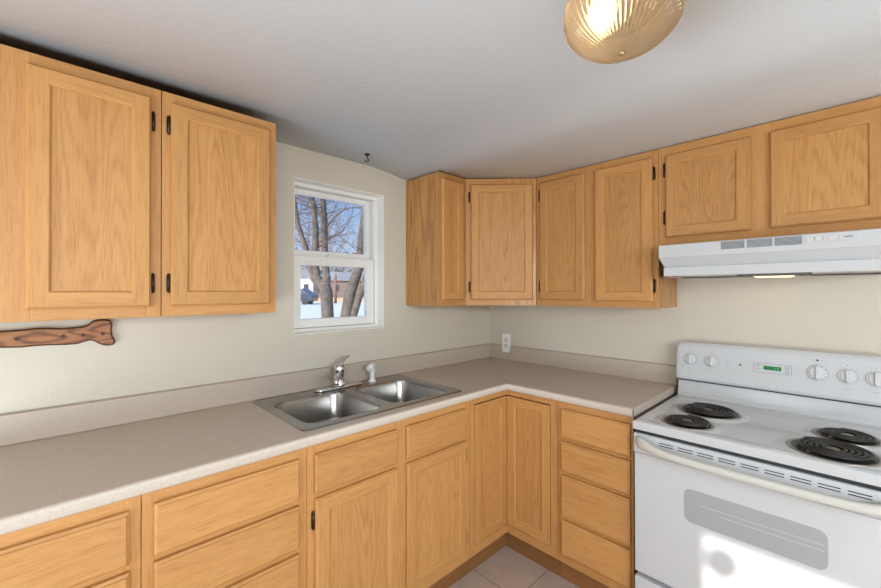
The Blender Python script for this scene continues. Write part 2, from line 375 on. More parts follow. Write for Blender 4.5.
caster = mb.build('shadow_globe', WHITEP, None, loc=(-4.44, -2.530, 1.935)); tag(caster, 'unseen globe added in the side window to cast the round shadow on the oven door', 'shadow caster')  # unseen stand-in, added to cast the round shadow on the oven door

# ------------------------------------------------------------------ cabinet builders (local: x along the run, -y to the room, z up)
def slab_rings(w, h, prof):
    # rectangular rings, prof = [(inset, y)]
    return [[(i, y, i), (w-i, y, i), (w-i, y, h-i), (i, y, h-i)] for i, y in prof]
HINGE_N = [0]
def hinge(parent, x, z, y, side):
    mb = MB()
    mb.box(x-0.006 if side < 0 else x-0.004, x+0.004 if side < 0 else x+0.006, y-0.0025, y, z-0.027, z+0.027)
    mb.tube([(x, y-0.004, z-0.027), (x, y-0.004, z+0.027)], 0.0042, 8)
    for s_ in (-1, 1):
        mb.lathe([(0.0042, 0), (0.005, 0.002*s_), (0.003, 0.005*s_), (0.0008, 0.007*s_)], (x, y-0.004, z+0.027*s_), 8)
    return mb.build('hinge', BRONZE, parent)
def door(parent, loc, w, h, rotz=0.0, st=0.046, hinges=None, thick=0.019, hz=(0.083, None), name='door', flush=False):
    T = thick; mb = MB()
    b0 = 0.001 if flush else 0.007
    R = mb.loft(slab_rings(w, h, [(0, 0), (0, -T+0.001), (b0, -T)] if flush else [(0, 0), (0, -T+0.009), (0.0035, -T+0.0055), (0.0035, -T+0.004), (b0, -T)]), 0, True, False)
    for f in mb.bm.faces:
        c = f.calc_center_median()
        if (c.z < st or c.z > h-st) and st < c.x < w-st: f.material_index = 1
    y = -T
    # butt-jointed stiles and rails
    mb.quad([(b0, y, b0), (st, y, b0), (st, y, h-b0), (b0, y, h-b0)], 0)
    mb.quad([(w-st, y, b0), (w-b0, y, b0), (w-b0, y, h-b0), (w-st, y, h-b0)], 0)
    mb.quad([(st, y, b0), (w-st, y, b0), (w-st, y, st), (st, y, st)], 1)
    mb.quad([(st, y, h-st), (w-st, y, h-st), (w-st, y, h-b0), (st, y, h-b0)], 1)
    inner = [(st, -T), (st+0.003, -T+0.0015), (st+0.0055, -T+0.0055), (st+0.0055, -T+0.008)]
    n0 = len(mb.bm.faces)
    mb.loft(slab_rings(w, h, inner), 0, False, False)
    mb.bm.faces.ensure_lookup_table()
    for f in list(mb.bm.faces)[n0:]:
        c = f.calc_center_median()
        if c.z < st+0.01 or c.z > h-st-0.01: f.material_index = 1
    bmesh.ops.remove_doubles(mb.bm, verts=mb.bm.verts[:], dist=1e-5)
    d = mb.build(name, [OAKV, OAKH], parent, loc=loc, rotz=rotz)
    pm = MB(); q = st+0.0045
    pm.box(q, w-q, -T+0.0065, -0.004, q, h-q); pm.build('panel', OAKP, d)
    if hinges:
        x = -0.006 if hinges < 0 else w+0.006
        for z in (hz[0], h-hz[0]) if hz[1] is None else hz:
            hinge(d, x, z, -0.001, hinges)
    return d
def drawer(parent, loc, w, h, rotz=0.0, name='drawer'):
    mb = MB()
    mb.loft(slab_rings(w, h, [(0, 0), (0, -0.0120), (0.003, -0.0140), (0.0065, -0.0160), (0.0075, -0.019)]), 0, True, True)
    return mb.build(name, OAKD, parent, loc=loc, rotz=rotz)
def face_frame(parent, uprights, rails, yf, t=0.019, name='face_frame'):
    mb = MB()
    for x0, x1, z0, z1 in uprights: mb.box(x0, x1, yf, yf+t, z0, z1, 0)
    for x0, x1, z0, z1 in rails: mb.box(x0, x1, yf, yf+t, z0, z1, 1)
    return mb.build(name, [OAKV, OAKH], parent, bevel=0.0008, seg=1)
def carcass(parent, x0, x1, yf, z0, z1, name='carcass', mat=None):
    mb = MB(); mb.box(x0+0.001, x1-0.001, yf+0.019, -0.002, z0, z1)
    return mb.build(name, mat or SIDE, parent, bevel=0.0006, seg=1)
G = 0.0008
R90 = -PI/2
ZB, ZT, UD = 1.3275, 2.0935, 0.2955

# ------------------------------------------------------------------ upper cabinets
def upper(label, loc, rotz, w, doors, stiles, z0=ZB, z1=ZT, rail=0.040, group='oak upper cabinets'):
    t = thing('wall_cabinet', label, 'cabinet', loc, rotz, group); H = z1-z0
    carcass(t, G, w-G, -UD, 0, H)
    face_frame(t, [(a, b, 0, H) for a, b in stiles],
               [r for (a, b), (c, d) in zip(stiles, stiles[1:]) for r in ((b, c, 0, rail), (b, c, H-rail, H))], -UD)
    mb = MB(); mb.box(0.03, w-0.03, -UD+0.017, -UD+0.0195, 0.03, H-0.03)
    for x0, x1, d0, d1, hs, hz in doors:
        door(t, (x0, -UD-0.0006, d0-z0), x1-x0, d1-d0, 0, hinges=hs, hz=hz)
    mb.bm.free()
    return t
HZ = (0.078, None)
# two cabinets left of the window
upper('oak wall cabinet at the far left above the bone-shaped plaque', (-2.880, 0, ZB), 0, 0.7640,
      [(0.033, 0.318, 1.362, 2.058, -1, HZ), (0.448, 0.735, 1.362, 2.058, 1, HZ)], [(G, 0.045), (0.310, 0.456), (0.722, 0.7640-G)])
upper('single-door oak wall cabinet just left of the window', (-2.1152, 0, ZB), 0, 0.3832,
      [(0.025, 0.3562, 1.363, 2.058, -1, HZ)], [(G, 0.037), (0.346, 0.3832-G)])
# narrow cabinet right of the window
upper('narrow oak wall cabinet right of the window with shiny side panel', (-0.8237, 0, ZB), 0, 0.2242,
      [(0.020, 0.194, 1.361, 2.058, 0, HZ)], [(G, 0.030), (0.186, 0.2242-G)])
# diagonal corner cabinet
t = thing('wall_cabinet', 'diagonal oak wall cabinet set across the room corner', 'cabinet', (-0.5995, 0, ZB), 0, 'oak upper cabinets')
H = ZT-ZB; q = 0.5995
plan = [(0.001, -0.002), (0.001, -UD+0.006), (q-UD-0.006, -q+0.001), (q-0.002, -q+0.001), (q-0.002, -0.002)]
mb = MB(); mb.prism(plan, lambda p: (p[0], p[1], 0), lambda p: (p[0], p[1], H)); mb.build('carcass', SIDE, t)
LD = (q-UD)*math.sqrt(2)
fr = MB()
for x0, x1 in ((0.001, 0.041), (LD-0.041, LD-0.001)): fr.box(x0, x1, 0, 0.012, 0, H, 0)
for z0, z1 in ((0, 0.040), (H-0.040, H)): fr.box(0.041, LD-0.041, 0, 0.012, z0, z1, 1)
ff = fr.build('face_frame', [OAKV, OAKH], t, bevel=0.0008, seg=1, loc=(0, -UD, 0), rotz=-PI/4)
dx = math.cos(-PI/4); dy = math.sin(-PI/4)
door(t, (0.032*dx + 0.0006*dy, -UD+0.032*dy-0.0006*dx, 1.361-ZB), 0.373, 2.058-1.361, -PI/4, hinges=-1, hz=HZ)
# right wall
upper('two-door oak wall cabinet between the corner cabinet and the range hood', (0, -0.5995, ZB), R90, 0.6742,
      [(0.0295, 0.3075, 1.362, 2.058, -1, HZ), (0.3655, 0.6505, 1.359, 2.058, 1, HZ)], [(G, 0.038), (0.299, 0.374), (0.642, 0.6742-G)])
upper('short two-door oak wall cabinet above the white range hood', (0, -1.2737, 1.6300), R90, 0.7660,
      [(0.0335, 0.3540, 1.663, 2.053, -1, (0.0950, 0.320)), (0.4135, 0.7340, 1.663, 2.053, 1, (0.0950, 0.320))],
      [(G, 0.042), (0.345, 0.4220), (0.725, 0.7660-G)], z0=1.63)

# ------------------------------------------------------------------ base cabinets
FD, TZ, BT, TD = 0.611, 0.102, 0.8760, 0.577
ROWS = [(0.846, 0.709), (0.690, 0.548), (0.529, 0.331), (0.313, 0.150)]
def base(label, loc, rotz, w, group='oak base cabinets', top=BT):
    t = thing('base_cabinet', label, 'cabinet', loc, rotz, group)
    carcass(t, G, w-G, -FD, TZ, top)
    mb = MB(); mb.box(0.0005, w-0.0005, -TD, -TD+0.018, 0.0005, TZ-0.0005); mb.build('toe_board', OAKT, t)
    return t
def drawer_base(label, loc, rotz, w, d0, d1, rails=True):
    t = base(label, loc, rotz, w)
    zr = [(0.838, BT), (0.680, 0.718), (0.520, 0.557), (0.305, 0.340), (TZ, 0.160)]
    face_frame(t, [(G, d0+0.010, TZ, BT), (d1-0.010, w-G, TZ, BT)], [(d0+0.010, d1-0.010, a, b) for a, b in zr], -FD)
    for z1, z0 in ROWS: drawer(t, (d0, -FD-0.0006, z0), d1-d0, z1-z0)
    return t
drawer_base('oak drawer base cabinet at the far left, cut by the picture edge', (-2.6625, 0, 0), 0, 0.4570, 0.026, 0.4315)
drawer_base('oak drawer base cabinet left of the sink cabinet', (-2.2055, 0, 0), 0, 0.4570, 0.0265, 0.4255)
drawer_base('oak four-drawer base cabinet beside the white range', (0, -0.9145, 0), R90, 0.3565, 0.025, 0.3460)
# sink base
t = base('wide oak sink base cabinet with two doors under the sink', (-1.7485, 0, 0), 0, 0.8340, top=0.720)
face_frame(t, [(G, 0.034, TZ, BT), (0.374, 0.441, TZ, BT), (0.790, 0.8340-G, TZ, BT)],
           [(a, b, c, d) for a, b in ((0.034, 0.374), (0.441, 0.790)) for c, d in ((0.838, BT), (0.680, 0.718), (TZ, 0.165))], -FD)
for x0, x1 in ((0.0245, 0.3825), (0.4315, 0.7985)):
    drawer(t, (x0, -FD-0.0006, 0.709), x1-x0, 0.137, name='false_drawer_front')
door(t, (0.0265, -FD-0.0006, 0.150), 0.3565, 0.540, hinges=-1, hz=(0.075, 0.468))
door(t, (0.4315, -FD-0.0006, 0.150), 0.3670, 0.540, hinges=1, hz=(0.075, 0.468))
# corner base with two doors meeting in the inner corner
t = thing('base_cabinet', 'oak corner base cabinet with two narrow doors meeting at the inside corner', 'cabinet', (-0.9145, -0.002, 0), 0, 'oak base cabinets')
c0 = 0.9145; o_ = 0.002
mb = MB()
pl = [(0.001, 0), (c0-0.003, 0), (c0-0.003, -c0+0.001+o_), (c0-FD+0.019, -c0+0.001+o_), (c0-FD+0.019, -FD+0.019+o_), (0.001, -FD+0.019+o_)]
mb.prism(pl, lambda p: (p[0], p[1], TZ), lambda p: (p[0], p[1], BT)); mb.build('carcass', DARK, t)
mb = MB(); yf = -FD+o_; xf = c0-FD
mb.box(0.001, 0.038, yf, yf+0.019, TZ, BT, 0)
mb.box(0.038, xf+0.019, yf, yf+0.019, 0.850, BT, 1); mb.box(0.038, xf+0.019, yf, yf+0.019, TZ, 0.146, 1)
mb.build('face_frame', [OAKV, OAKH], t, bevel=0.0008, seg=1)
mb = MB()
mb.box(0.001, FD*0+0.038, 0, 0.019, TZ, BT, 0)
mb.box(0.038, c0-FD+0.0, 0, 0.019, 0.850, BT, 1); mb.box(0.038, c0-FD+0.0, 0, 0.019, TZ, 0.146, 1)
# second frame runs from the range-side stile back to the inner corner
mb.build('face_frame', [OAKV, OAKH], t, bevel=0.0008, seg=1, loc=(xf, -c0+o_, 0), rotz=PI/2).scale = (1, -1, 1)
door(t, (0.0415, yf+0.018, 0.149), c0-FD-0.0415-0.0014, 0.6945, st=0.046, flush=True)
door(t, (xf+0.018, yf-0.0014, 0.149), c0-FD-0.0415-0.0014, 0.6945, rotz=R90, st=0.046, flush=True)
mb = MB()
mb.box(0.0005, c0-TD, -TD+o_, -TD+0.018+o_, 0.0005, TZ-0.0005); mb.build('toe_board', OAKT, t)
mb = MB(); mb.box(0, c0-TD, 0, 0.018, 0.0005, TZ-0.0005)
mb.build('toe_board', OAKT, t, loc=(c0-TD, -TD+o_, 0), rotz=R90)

# ------------------------------------------------------------------ countertop
CZ, CB, CD = 0.9147, 0.8772, 0.622
SX0, SX1, SY0, SY1 = -1.743, -0.911, -0.572, -0.032
ct = thing('countertop', 'L-shaped beige laminate countertop with backsplash around the kitchen corner', 'countertop', (-0.6, -0.3, CB))
CO = Vector((-0.6, -0.3, CB))
XA, YE = -2.69, -1.2715
mb = MB()
nose = 0.022
hole = rrect(SX0+0.012, SX1-0.012, SY0+0.012, SY1-0.012, 0.03, 4)
xi = -CD+nose
def off(pts): return [(p[0]-CO.x, p[1]-CO.y) for p in pts]
outer = [(XA, -CD+nose), (xi, -CD+nose), (xi, YE), (0-0.002, YE), (0-0.002, -0.002), (XA, -0.002)]
fill_holes(mb, [off(outer), off(hole)], CZ-CO.z)
# rounded front edge swept along both arms, mitred at the inside corner
prof = [(nose, CZ)]
for k in range(1, 7):
    a = k/6*PI/2; prof.append((nose-0.014-(nose-0.014)*0-0.008*0 + 0 - 0.008*math.sin(a)*1.0 - 0.0*a, CZ-0.0) if False else (0.010*(1-math.sin(a)), CZ-0.010*(1-math.cos(a))))
prof += [(0.0, CB+0.006), (0.002, CB+0.002), (0.006, CB), (0.040, CB)]
rings = []
for (ex, ey) in ((XA, None), (None, None), (None, YE)):
    r = []
    for d_, z in prof:
        if ex is not None: p = (ex, -CD+d_, z)
        elif ey is not None: p = (-CD+d_, ey, z)
        else: p = (-CD+d_, -CD+d_, z)
        r.append(Vector(p)-CO)
    rings.append(r)
mb.loft(rings, 0, False, False, closed=False, smooth=True)
# underside, end by the range and far end
for P in ([(XA, -CD+0.04, CB), (-CD+0.04, -CD+0.04, CB), (-CD+0.04, YE, CB), (-0.002, YE, CB), (-0.002, -0.60+0.04, CB), (-0.70, -0.56, CB), (XA, -0.56, CB)],):
    pass
mb.box(-CD+0.012-CO.x, -0.002-CO.x, YE-CO.y, YE+0.0015-CO.y, CB-CO.z, CZ-0.0004-CO.z)
mb.box(-CD+0.012-CO.x, -0.03-CO.x, YE-0.0010-CO.y, YE-CO.y, CB-0.010-CO.z, CB+0.002-CO.z, 1)
mb.box(XA-CO.x, XA+0.0015-CO.x, -CD+0.012-CO.y, -0.002-CO.y, CB-CO.z, CZ-0.0004-CO.z)
# hairline mitre joint
mb.loft([[Vector((-0.02+s_*0.0007, -0.02-s_*0.0007, CZ+0.0002))-CO for s_ in (-1, 1)], [Vector((-CD+0.006+s_*0.0007, -CD+0.006-s_*0.0007, CZ+0.0002))-CO for s_ in (-1, 1)]], 1, False, False, closed=False)
bmesh.ops.remove_doubles(mb.bm, verts=mb.bm.verts[:], dist=1e-5)
SEAM = plain('laminate_seam', (0.16, 0.12, 0.10), 0.6)
mb.build('worktop', [LAM, SEAM], ct)
BZ = 1.0140; BTK = 0.019
mb = MB()
def bl(x0, x1, y0, y1, z0, z1): mb.box(x0-CO.x, x1-CO.x, y0-CO.y, y1-CO.y, z0-CO.z, z1-CO.z)
bl(XA, -0.0025, -BTK, -0.002, CZ, BZ)
mb.build('backsplash', LAM, ct, bevel=0.004, seg=3)
mb = MB()
NY0, NY1, NZ = -0.108, -0.204, 0.958
bl(-BTK, -0.002, NY0, -BTK-0.0008, CZ, BZ); bl(-BTK, -0.002, YE, NY1, CZ, BZ); bl(-BTK, -0.002, NY1, NY0, CZ, NZ)
bmesh.ops.remove_doubles(mb.bm, verts=mb.bm.verts[:], dist=1e-5)
mb.build('backsplash', LAM, ct, bevel=0.003, seg=2)
# dark caulk line along the wall on top of the splash
CAULK = plain('aged_caulk', (0.38, 0.33, 0.27), 0.8)
mb = MB(); bl(XA, -0.0025, -0.006, -0.0015, BZ, BZ+0.003); bl(-0.006, -0.0015, NY0, -0.006, BZ, BZ+0.003); bl(-0.006, -0.0015, YE, NY1, BZ, BZ+0.003)
mb.build('caulk_line', CAULK, ct)

# ------------------------------------------------------------------ sink
sk = thing('kitchen_sink', 'double-bowl stainless steel sink set into the countertop under the window', 'sink', (-1.327, -0.3, CZ))
SO = Vector((-1.327, -0.3, CZ))
BL = (-1.700, -1.352, -0.527, -0.140); BR = (-1.302, -0.954, -0.527, -0.140)
def sp(pts, z): return [Vector((p[0]-SO.x, p[1]-SO.y, z)) for p in pts]
mb = MB()
outr = [rrect(SX0+i, SX1-i, SY0+i, SY1-i, 0.028, 6) for i in (0, 0.002, 0.006, 0.011)]
mb.loft([sp(outr[0], 0.0003), sp(outr[1], 0.0025), sp(outr[2], 0.0045), sp(outr[3], 0.0030)], 0, False, False, smooth=True)
def basin_loop(b, i, r): return rrect(b[0]+i, b[1]-i, b[2]+i, b[3]-i, r, 7)
holes = [basin_loop(b, 0, 0.065) for b in (BL, BR)]
fill_holes(mb, [[(p[0]-SO.x, p[1]-SO.y) for p in outr[3]]] + [[(p[0]-SO.x, p[1]-SO.y) for p in h] for h in holes], 0.0030)
bmesh.ops.remove_doubles(mb.bm, verts=mb.bm.verts[:], dist=1e-5)
mb.build('rim', STEEL, sk, fix=True)
for b in (BL, BR):
    mb = MB()
    pr = [(0, 0.0030, 0.065), (0.0015, 0.0012, 0.064), (0.004, -0.004, 0.062), (0.007, -0.015, 0.060), (0.016, -0.115, 0.058), (0.024, -0.140, 0.055), (0.045, -0.156, 0.05), (0.085, -0.162, 0.045)]
    mb.loft([sp(basin_loop(b, i, r), z) for i, z, r in pr], 0, False, True, smooth=True)
    bs = mb.build('bowl', STEEL, sk)
    so = bs.modifiers.new('solid', 'SOLIDIFY'); so.thickness = 0.001; so.offset = 1
    mb = MB(); cx, cy = (b[0]+b[1])/2-SO.x, (b[2]+b[3])/2-SO.y
    mb.lathe([(0.056, -0.1618), (0.054, -0.1595), (0.045, -0.1600), (0.038, -0.1613), (0.012, -0.1613), (0.010, -0.156), (0.006, -0.155)], (cx, cy, 0), 28)
    mb.build('drain', CHROME, sk)
# faucet
fa = thing('faucet', 'chrome single-lever faucet standing behind the two sink bowls', 'faucet', (-1.328, -0.086, CZ+0.004))
mb = MB()
pl = []
for sgn in (1, -1):
    for k in range(9):
        a = math.radians(-90+180*k/8) if sgn > 0 else math.radians(90+180*k/8)
        pl.append((0.105*sgn+0.028*math.cos(a), 0.028*math.sin(a)))
mb.loft([[(p[0]*f, p[1]*f, z) for p in pl] for f, z in ((1, 0.0), (1, 0.006), (0.96, 0.010), (0.80, 0.013))], 0, True, True, smooth=True)
mb.build('base_plate', CHROME, fa)
mb = MB(); mb.lathe([(0.033, 0.0125), (0.031, 0.02), (0.0285, 0.03), (0.0265, 0.05), (0.0265, 0.078), (0.029, 0.084), (0.0295, 0.10), (0.026, 0.115), (0.015, 0.124), (0.001, 0.126)], (0, 0, 0), 28)
mb.build('faucet_body', CHROME, fa)
sd = Vector((-0.55, -0.83, 0)).normalized()
mb = MB(); P = [sd*d_ + Vector((0, 0, z)) for d_, z in ((0.0, 0.050), (0.03, 0.056), (0.07, 0.070), (0.12, 0.083), (0.16, 0.088), (0.185, 0.084), (0.195, 0.070), (0.196, 0.058))]
mb.tube(P, [0.016, 0.015, 0.0135, 0.0125, 0.012, 0.012, 0.012, 0.012], 14); mb.build('spout', CHROME, fa)
mb = MB(); P = [(0.0, 0, 0.112), (0.012, 0.003, 0.127), (0.024, 0.006, 0.139), (0.036, 0.009, 0.147), (0.050, 0.012, 0.152), (0.064, 0.015, 0.153)]
mb.tube(P, [0.017, 0.0155, 0.013, 0.0115, 0.010, 0.007], 12, flat=0.7); mb.build('lever', CHROME, fa)
# side sprayer
sy = thing('side_sprayer', 'white plastic side sprayer on the sink deck right of the faucet', 'sprayer', (-1.128, -0.086, CZ+0.003))
mb = MB(); mb.lathe([(0.021, 0), (0.020, 0.006), (0.016, 0.012), (0.0125, 0.016), (0.0115, 0.03), (0.013, 0.055), (0.0145, 0.080), (0.0145, 0.095), (0.012, 0.108)], (0, 0, 0), 24)
mb.build('handle_grip', WHITEP, sy).scale = (1.05, 1.05, 0.85)
mb = MB(); d_ = Vector((-0.85, -0.5, -0.12)).normalized()
mb.tube([Vector((0, 0, 0.100))-d_*0.016, Vector((0, 0, 0.101))-d_*0.010, Vector((0, 0, 0.101))+d_*0.014, Vector((0, 0, 0.099))+d_*0.036, Vector((0, 0, 0.098))+d_*0.041], [0.009, 0.0155, 0.0175, 0.0190, 0.015], 16)
mb.build('spray_head', WHITEP, sy, loc=(0, 0, -0.016))

# ------------------------------------------------------------------ outlet
ol = thing('wall_outlet', 'white duplex outlet in the backsplash notch by the corner', 'outlet', (-0.0015, -0.157, 1.035))
mb = MB(); mb.box(-0.0065, 0, -0.0375, 0.0375, -0.068, 0.068); mb.build('cover_plate', WHITEP, ol, bevel=0.0025, seg=2)
OUTB = plain('outlet_face', (0.72, 0.71, 0.67), 0.4)
for z in (0.0215, -0.0215):
    mb = MB(); mb.prism(rrect(-0.017, 0.017, z-0.0145, z+0.0145, 0.010, 4), lambda p: (-0.0060, p[0], p[1]), lambda p: (-0.0085, p[0], p[1]))
    s_ = mb.build('socket', OUTB, ol)
    mb = MB()
    mb.box(-0.0088, -0.0080, -0.0075, -0.0050, z-0.001, z+0.0075); mb.box(-0.0088, -0.0080, 0.0050, 0.0072, z-0.001, z+0.0065)
    mb.lathe([(0.0026, -0.0088), (0.0026, -0.0080)], (0, 0, z-0.0075), 10, axis='x')
    mb.build('slot_openings', BLACK, s_)
mb = MB(); mb.lathe([(0.0035, -0.0078), (0.0030, -0.0064), (0.0030, -0.006)], (0, 0, 0), 10, axis='x'); mb.build('screw', PAN, ol)

# ------------------------------------------------------------------ bone-shaped plaque
bone = [(-2.600, 1.233), (-2.500, 1.2315), (-2.455, 1.228), (-2.420, 1.2300), (-2.386, 1.2290), (-2.345, 1.2265), (-2.318, 1.2270), (-2.298, 1.2340), (-2.284, 1.2370),
        (-2.272, 1.2330), (-2.262, 1.2240), (-2.248, 1.2160), (-2.234, 1.2130), (-2.220, 1.2150), (-2.2135, 1.2240), (-2.2160, 1.2370), (-2.2220, 1.2500), (-2.2235, 1.2700),
        (-2.2220, 1.2880), (-2.2245, 1.3020), (-2.2330, 1.3090), (-2.2480, 1.3115), (-2.2640, 1.3110), (-2.2780, 1.3060), (-2.2880, 1.2960), (-2.3010, 1.2895), (-2.3200, 1.2880),
        (-2.3560, 1.2860), (-2.3900, 1.2895), (-2.4200, 1.2905), (-2.4500, 1.2880), (-2.5000, 1.2860), (-2.600, 1.288)]
mir = [(-5.24-p[0]+0.0, p[1]) for p in bone[1:-1]][::-1]
pts = bone[:-1][0:] + [bone[-1]]
pts = pts + [(x, z) for x, z in [(-2.640, 1.2890)]] + mir + [(-2.640, 1.2330)]
# order the closed outline: right half bottom->top then left half top->bottom
rh = bone; lh = [(-5.24-x, z) for x, z in bone][::-1]
pts = rh + lh
cx = -2.62; cz = 1.262
bo = thing('bone_plaque', 'brown bone-shaped wooden plaque on the wall under the left cabinet', 'wall plaque', (cx, 0, cz))
loc_ = [(x-cx, z-cz) for x, z in pts]
def inset_poly(P, d):
    out = []; n = len(P)
    for i in range(n):
        a, b, c = Vector(P[i-1]), Vector(P[i]), Vector(P[(i+1) % n])
        t1 = (b-a).normalized(); t2 = (c-b).normalized(); nn = Vector((-(t1.y+t2.y), t1.x+t2.x)).normalized()
        out.append((b.x+nn.x*d, b.y+nn.y*d))
    return out
area = sum(loc_[i-1][0]*loc_[i][1]-loc_[i][0]*loc_[i-1][1] for i in range(len(loc_)))
if area < 0: loc_ = loc_[::-1]
mb = MB()
i1, i2, i3 = inset_poly(loc_, 0.0025), inset_poly(loc_, 0.0055), inset_poly(loc_, 0.006)
f = mb.bm.faces
rg = [[(p[0], -0.0015, p[1]) for p in loc_], [(p[0], -0.013, p[1]) for p in loc_], [(p[0], -0.017, p[1]) for p in i1], [(p[0], -0.0185, p[1]) for p in i2]]
R = mb.loft(rg, 1, True, False)
fc = mb.bm.faces.new(R[-1]); fc.material_index = 0
mb.build('plaque_board', [BONE, BONEE], bo)
for x, z in ((-2.463, 1.2575), (-2.354, 1.2575), (-2.303, 1.2580), (-2.249, 1.2595)):
    mb = MB(); mb.lathe([(0.0062, -0.0187), (0.0060, -0.0200), (0.0042, -0.0202), (0.0036, -0.0190), (0.0005, -0.0190)], (x-cx, 0, z-cz), 14, axis='y')
    mb.build('peg_hole', BONEE, bo)

# ------------------------------------------------------------------ ceiling hook
hk = thing('ceiling_hook', 'small black iron hook screwed into the ceiling above the window', 'hook', (-1.205, -0.155, ceil_z(-1.205)-0.0005))
mb = MB(); mb.lathe([(0.015, 0), (0.015, -0.002), (0.010, -0.005), (0.0055, -0.009)], (0, 0, 0), 18); mb.build('cap', BLACKI, hk)
mb = MB(); P = [(0, 0, -0.006), (0, 0, -0.020)]
for k in range(11):
    a = math.radians(100 - 30*k); P.append((rt.x*0.0085*math.cos(a), rt.y*0.0085*math.cos(a), -0.031+0.0095*math.sin(a)))
mb.tube(P, 0.0028, 8); mb.build('hook_curl', BLACKI, hk)

# ------------------------------------------------------------------ range hood
hd = thing('range_hood', 'white under-cabinet range hood above the stove', 'range hood', (0, -1.6570, 1.478))
HY = 1.6570
def outline(xf, yl, yr, xs, z, ye0=-1.2785, ye1=-2.0355):
    return [(-0.002, ye0+HY, z), (-xs, ye0+HY, z), (-xf, yl+HY, z), (-xf, yr+HY, z), (-xs, ye1+HY, z), (-0.002, ye1+HY, z)]
zz = 1.478
mb = MB()
mb.loft([outline(0.305, -1.2785, -2.0355, 0.300, 1.6285-zz), outline(0.440, -1.3190, -1.9950, 0.300, 1.6150-zz), outline(0.445, -1.3205, -1.9935, 0.300, 1.6120-zz),
         outline(0.445, -1.3205, -1.9935, 0.300, 1.5585-zz), outline(0.442, -1.3210, -1.9930, 0.295, 1.5560-zz),
         outline(0.418, -1.3360, -1.9640, 0.250, 1.5200-zz), outline(0.432, -1.3370, -1.9630, 0.250, 1.5150-zz), outline(0.432, -1.3370, -1.9630, 0.250, 0)], 0, True, False)
# turned-in bottom flange and recessed underside
mb.loft([outline(0.432, -1.3370, -1.9630, 0.250, 0), outline(0.412, -1.355, -1.945, 0.240, 0.0005, -1.295, -2.019), outline(0.405, -1.360, -1.940, 0.238, 0.004, -1.300, -2.014)], 0, False, True)
bmesh.ops.remove_doubles(mb.bm, verts=mb.bm.verts[:], dist=1e-5)
mb.build('hood_shell', ENAMEL, hd, bevel=0.0015, seg=2)
GRL = plain('vent_shadow', (0.10, 0.105, 0.11), 0.6); LOUV = plain('grey_louver', (0.42, 0.43, 0.44), 0.5)
for y0, y1 in ((-1.5505, -1.6255), (-1.6345, -1.7090), (-1.7165, -1.7910)):
    mb = MB(); mb.box(-0.4462, -0.4440, y0+HY, y1+HY, 1.5795-zz, 1.6100-zz, 0)
    for k in range(7):
        z = 1.5815 + k*0.0043
        mb.box(-0.4476, -0.4440, y0+HY-0.001, y1+HY+0.001, z-zz, z+0.0019-zz, 1)
    mb.build('vent_grille', [GRL, LOUV], hd)
mb = MB(); mb.box(-0.4463, -0.4440, -1.7975+HY, -1.9300+HY, 1.5810-zz, 1.6100-zz)
sw = mb.build('switch_panel', plain('panel_grey', (0.52, 0.525, 0.53), 0.3), hd, bevel=0.0006, seg=1)
for y0, y1 in ((-1.803, -1.822), (-1.826, -1.842), (-1.858, -1.880)):
    mb = MB(); mb.box(-0.4480, -0.4462, y0+HY, y1+HY, 1.5870-zz, 1.6030-zz); mb.build('rocker_switch', KNOBM, sw, bevel=0.001, seg=1)
for y in (-1.8235, -1.8445, -1.8840):
    mb = MB(); mb.box(-0.4467, -0.4462, y+HY, y-0.0012+HY, 1.589-zz, 1.601-zz); mb.build('switch_mark', GREYP, sw)
# small oval maker's badge, unreadable in the photograph
mb = MB(); mb.prism([(0.0125*math.cos(a), 0.0022*math.sin(a)) for a in [2*PI*k/20 for k in range(20)]], lambda p: (-0.4462, -1.908+HY+p[0], 1.5955-zz+p[1]), lambda p: (-0.4468, -1.908+HY+p[0], 1.5955-zz+p[1]))
mb.build('badge', GREYP, sw)
# underside: filter plate and lamp lens
mb = MB(); mb.box(-0.345, -0.24, -1.585+HY, -1.808+HY, -0.0075, 0.012)
mb.build('filter', plain('dark_filter', (0.13, 0.12, 0.11), 0.5, 0.6), hd)
LENS = plain('hood_lamp_lens', (0.9, 0.8, 0.65), 0.4, emit=(1.0, 0.74, 0.48), es=1.0)
mb = MB(); mb.loft([[(-0.36+i, -1.640+HY-i, z), (-0.22-i, -1.630+HY-i, z), (-0.22-i, -1.755+HY+i, z), (-0.36+i, -1.765+HY+i, z)] for i, z in ((0, -0.0074), (0.004, -0.0105), (0.010, -0.012))], 0, True, True)
mb.build('lamp_lens', LENS, hd)
light('hood_lamp', 'AREA', (-0.27, -1.675, 1.470), (0.35, 0, -1), 0.35, (1.0, 0.80, 0.58), 0.10, 0.08)

# ------------------------------------------------------------------ electric range
rg_ = thing('electric_range', 'white electric coil range with oven at the right of the counter', 'stove', (0, -1.670, 0))
RY = 1.670; RL, RR = -1.2895+RY, -2.0505+RY
def RB(mb, x0, x1, y0, y1, z0, z1, mat=0): mb.box(x0, x1, y0+RY, y1+RY, z0, z1, mat)
mb = MB(); mb.box(-0.628, -0.030, RL-0.002, RR+0.002, 0.02, 0.846); mb.build('range_body', ENAMEL, rg_, bevel=0.002)
mb = MB(); mb.box(-0.645, -0.629, RL-0.003, RR+0.003, 0.264, 0.846); mb.build('oven_gap_liner', BLACK, rg_)
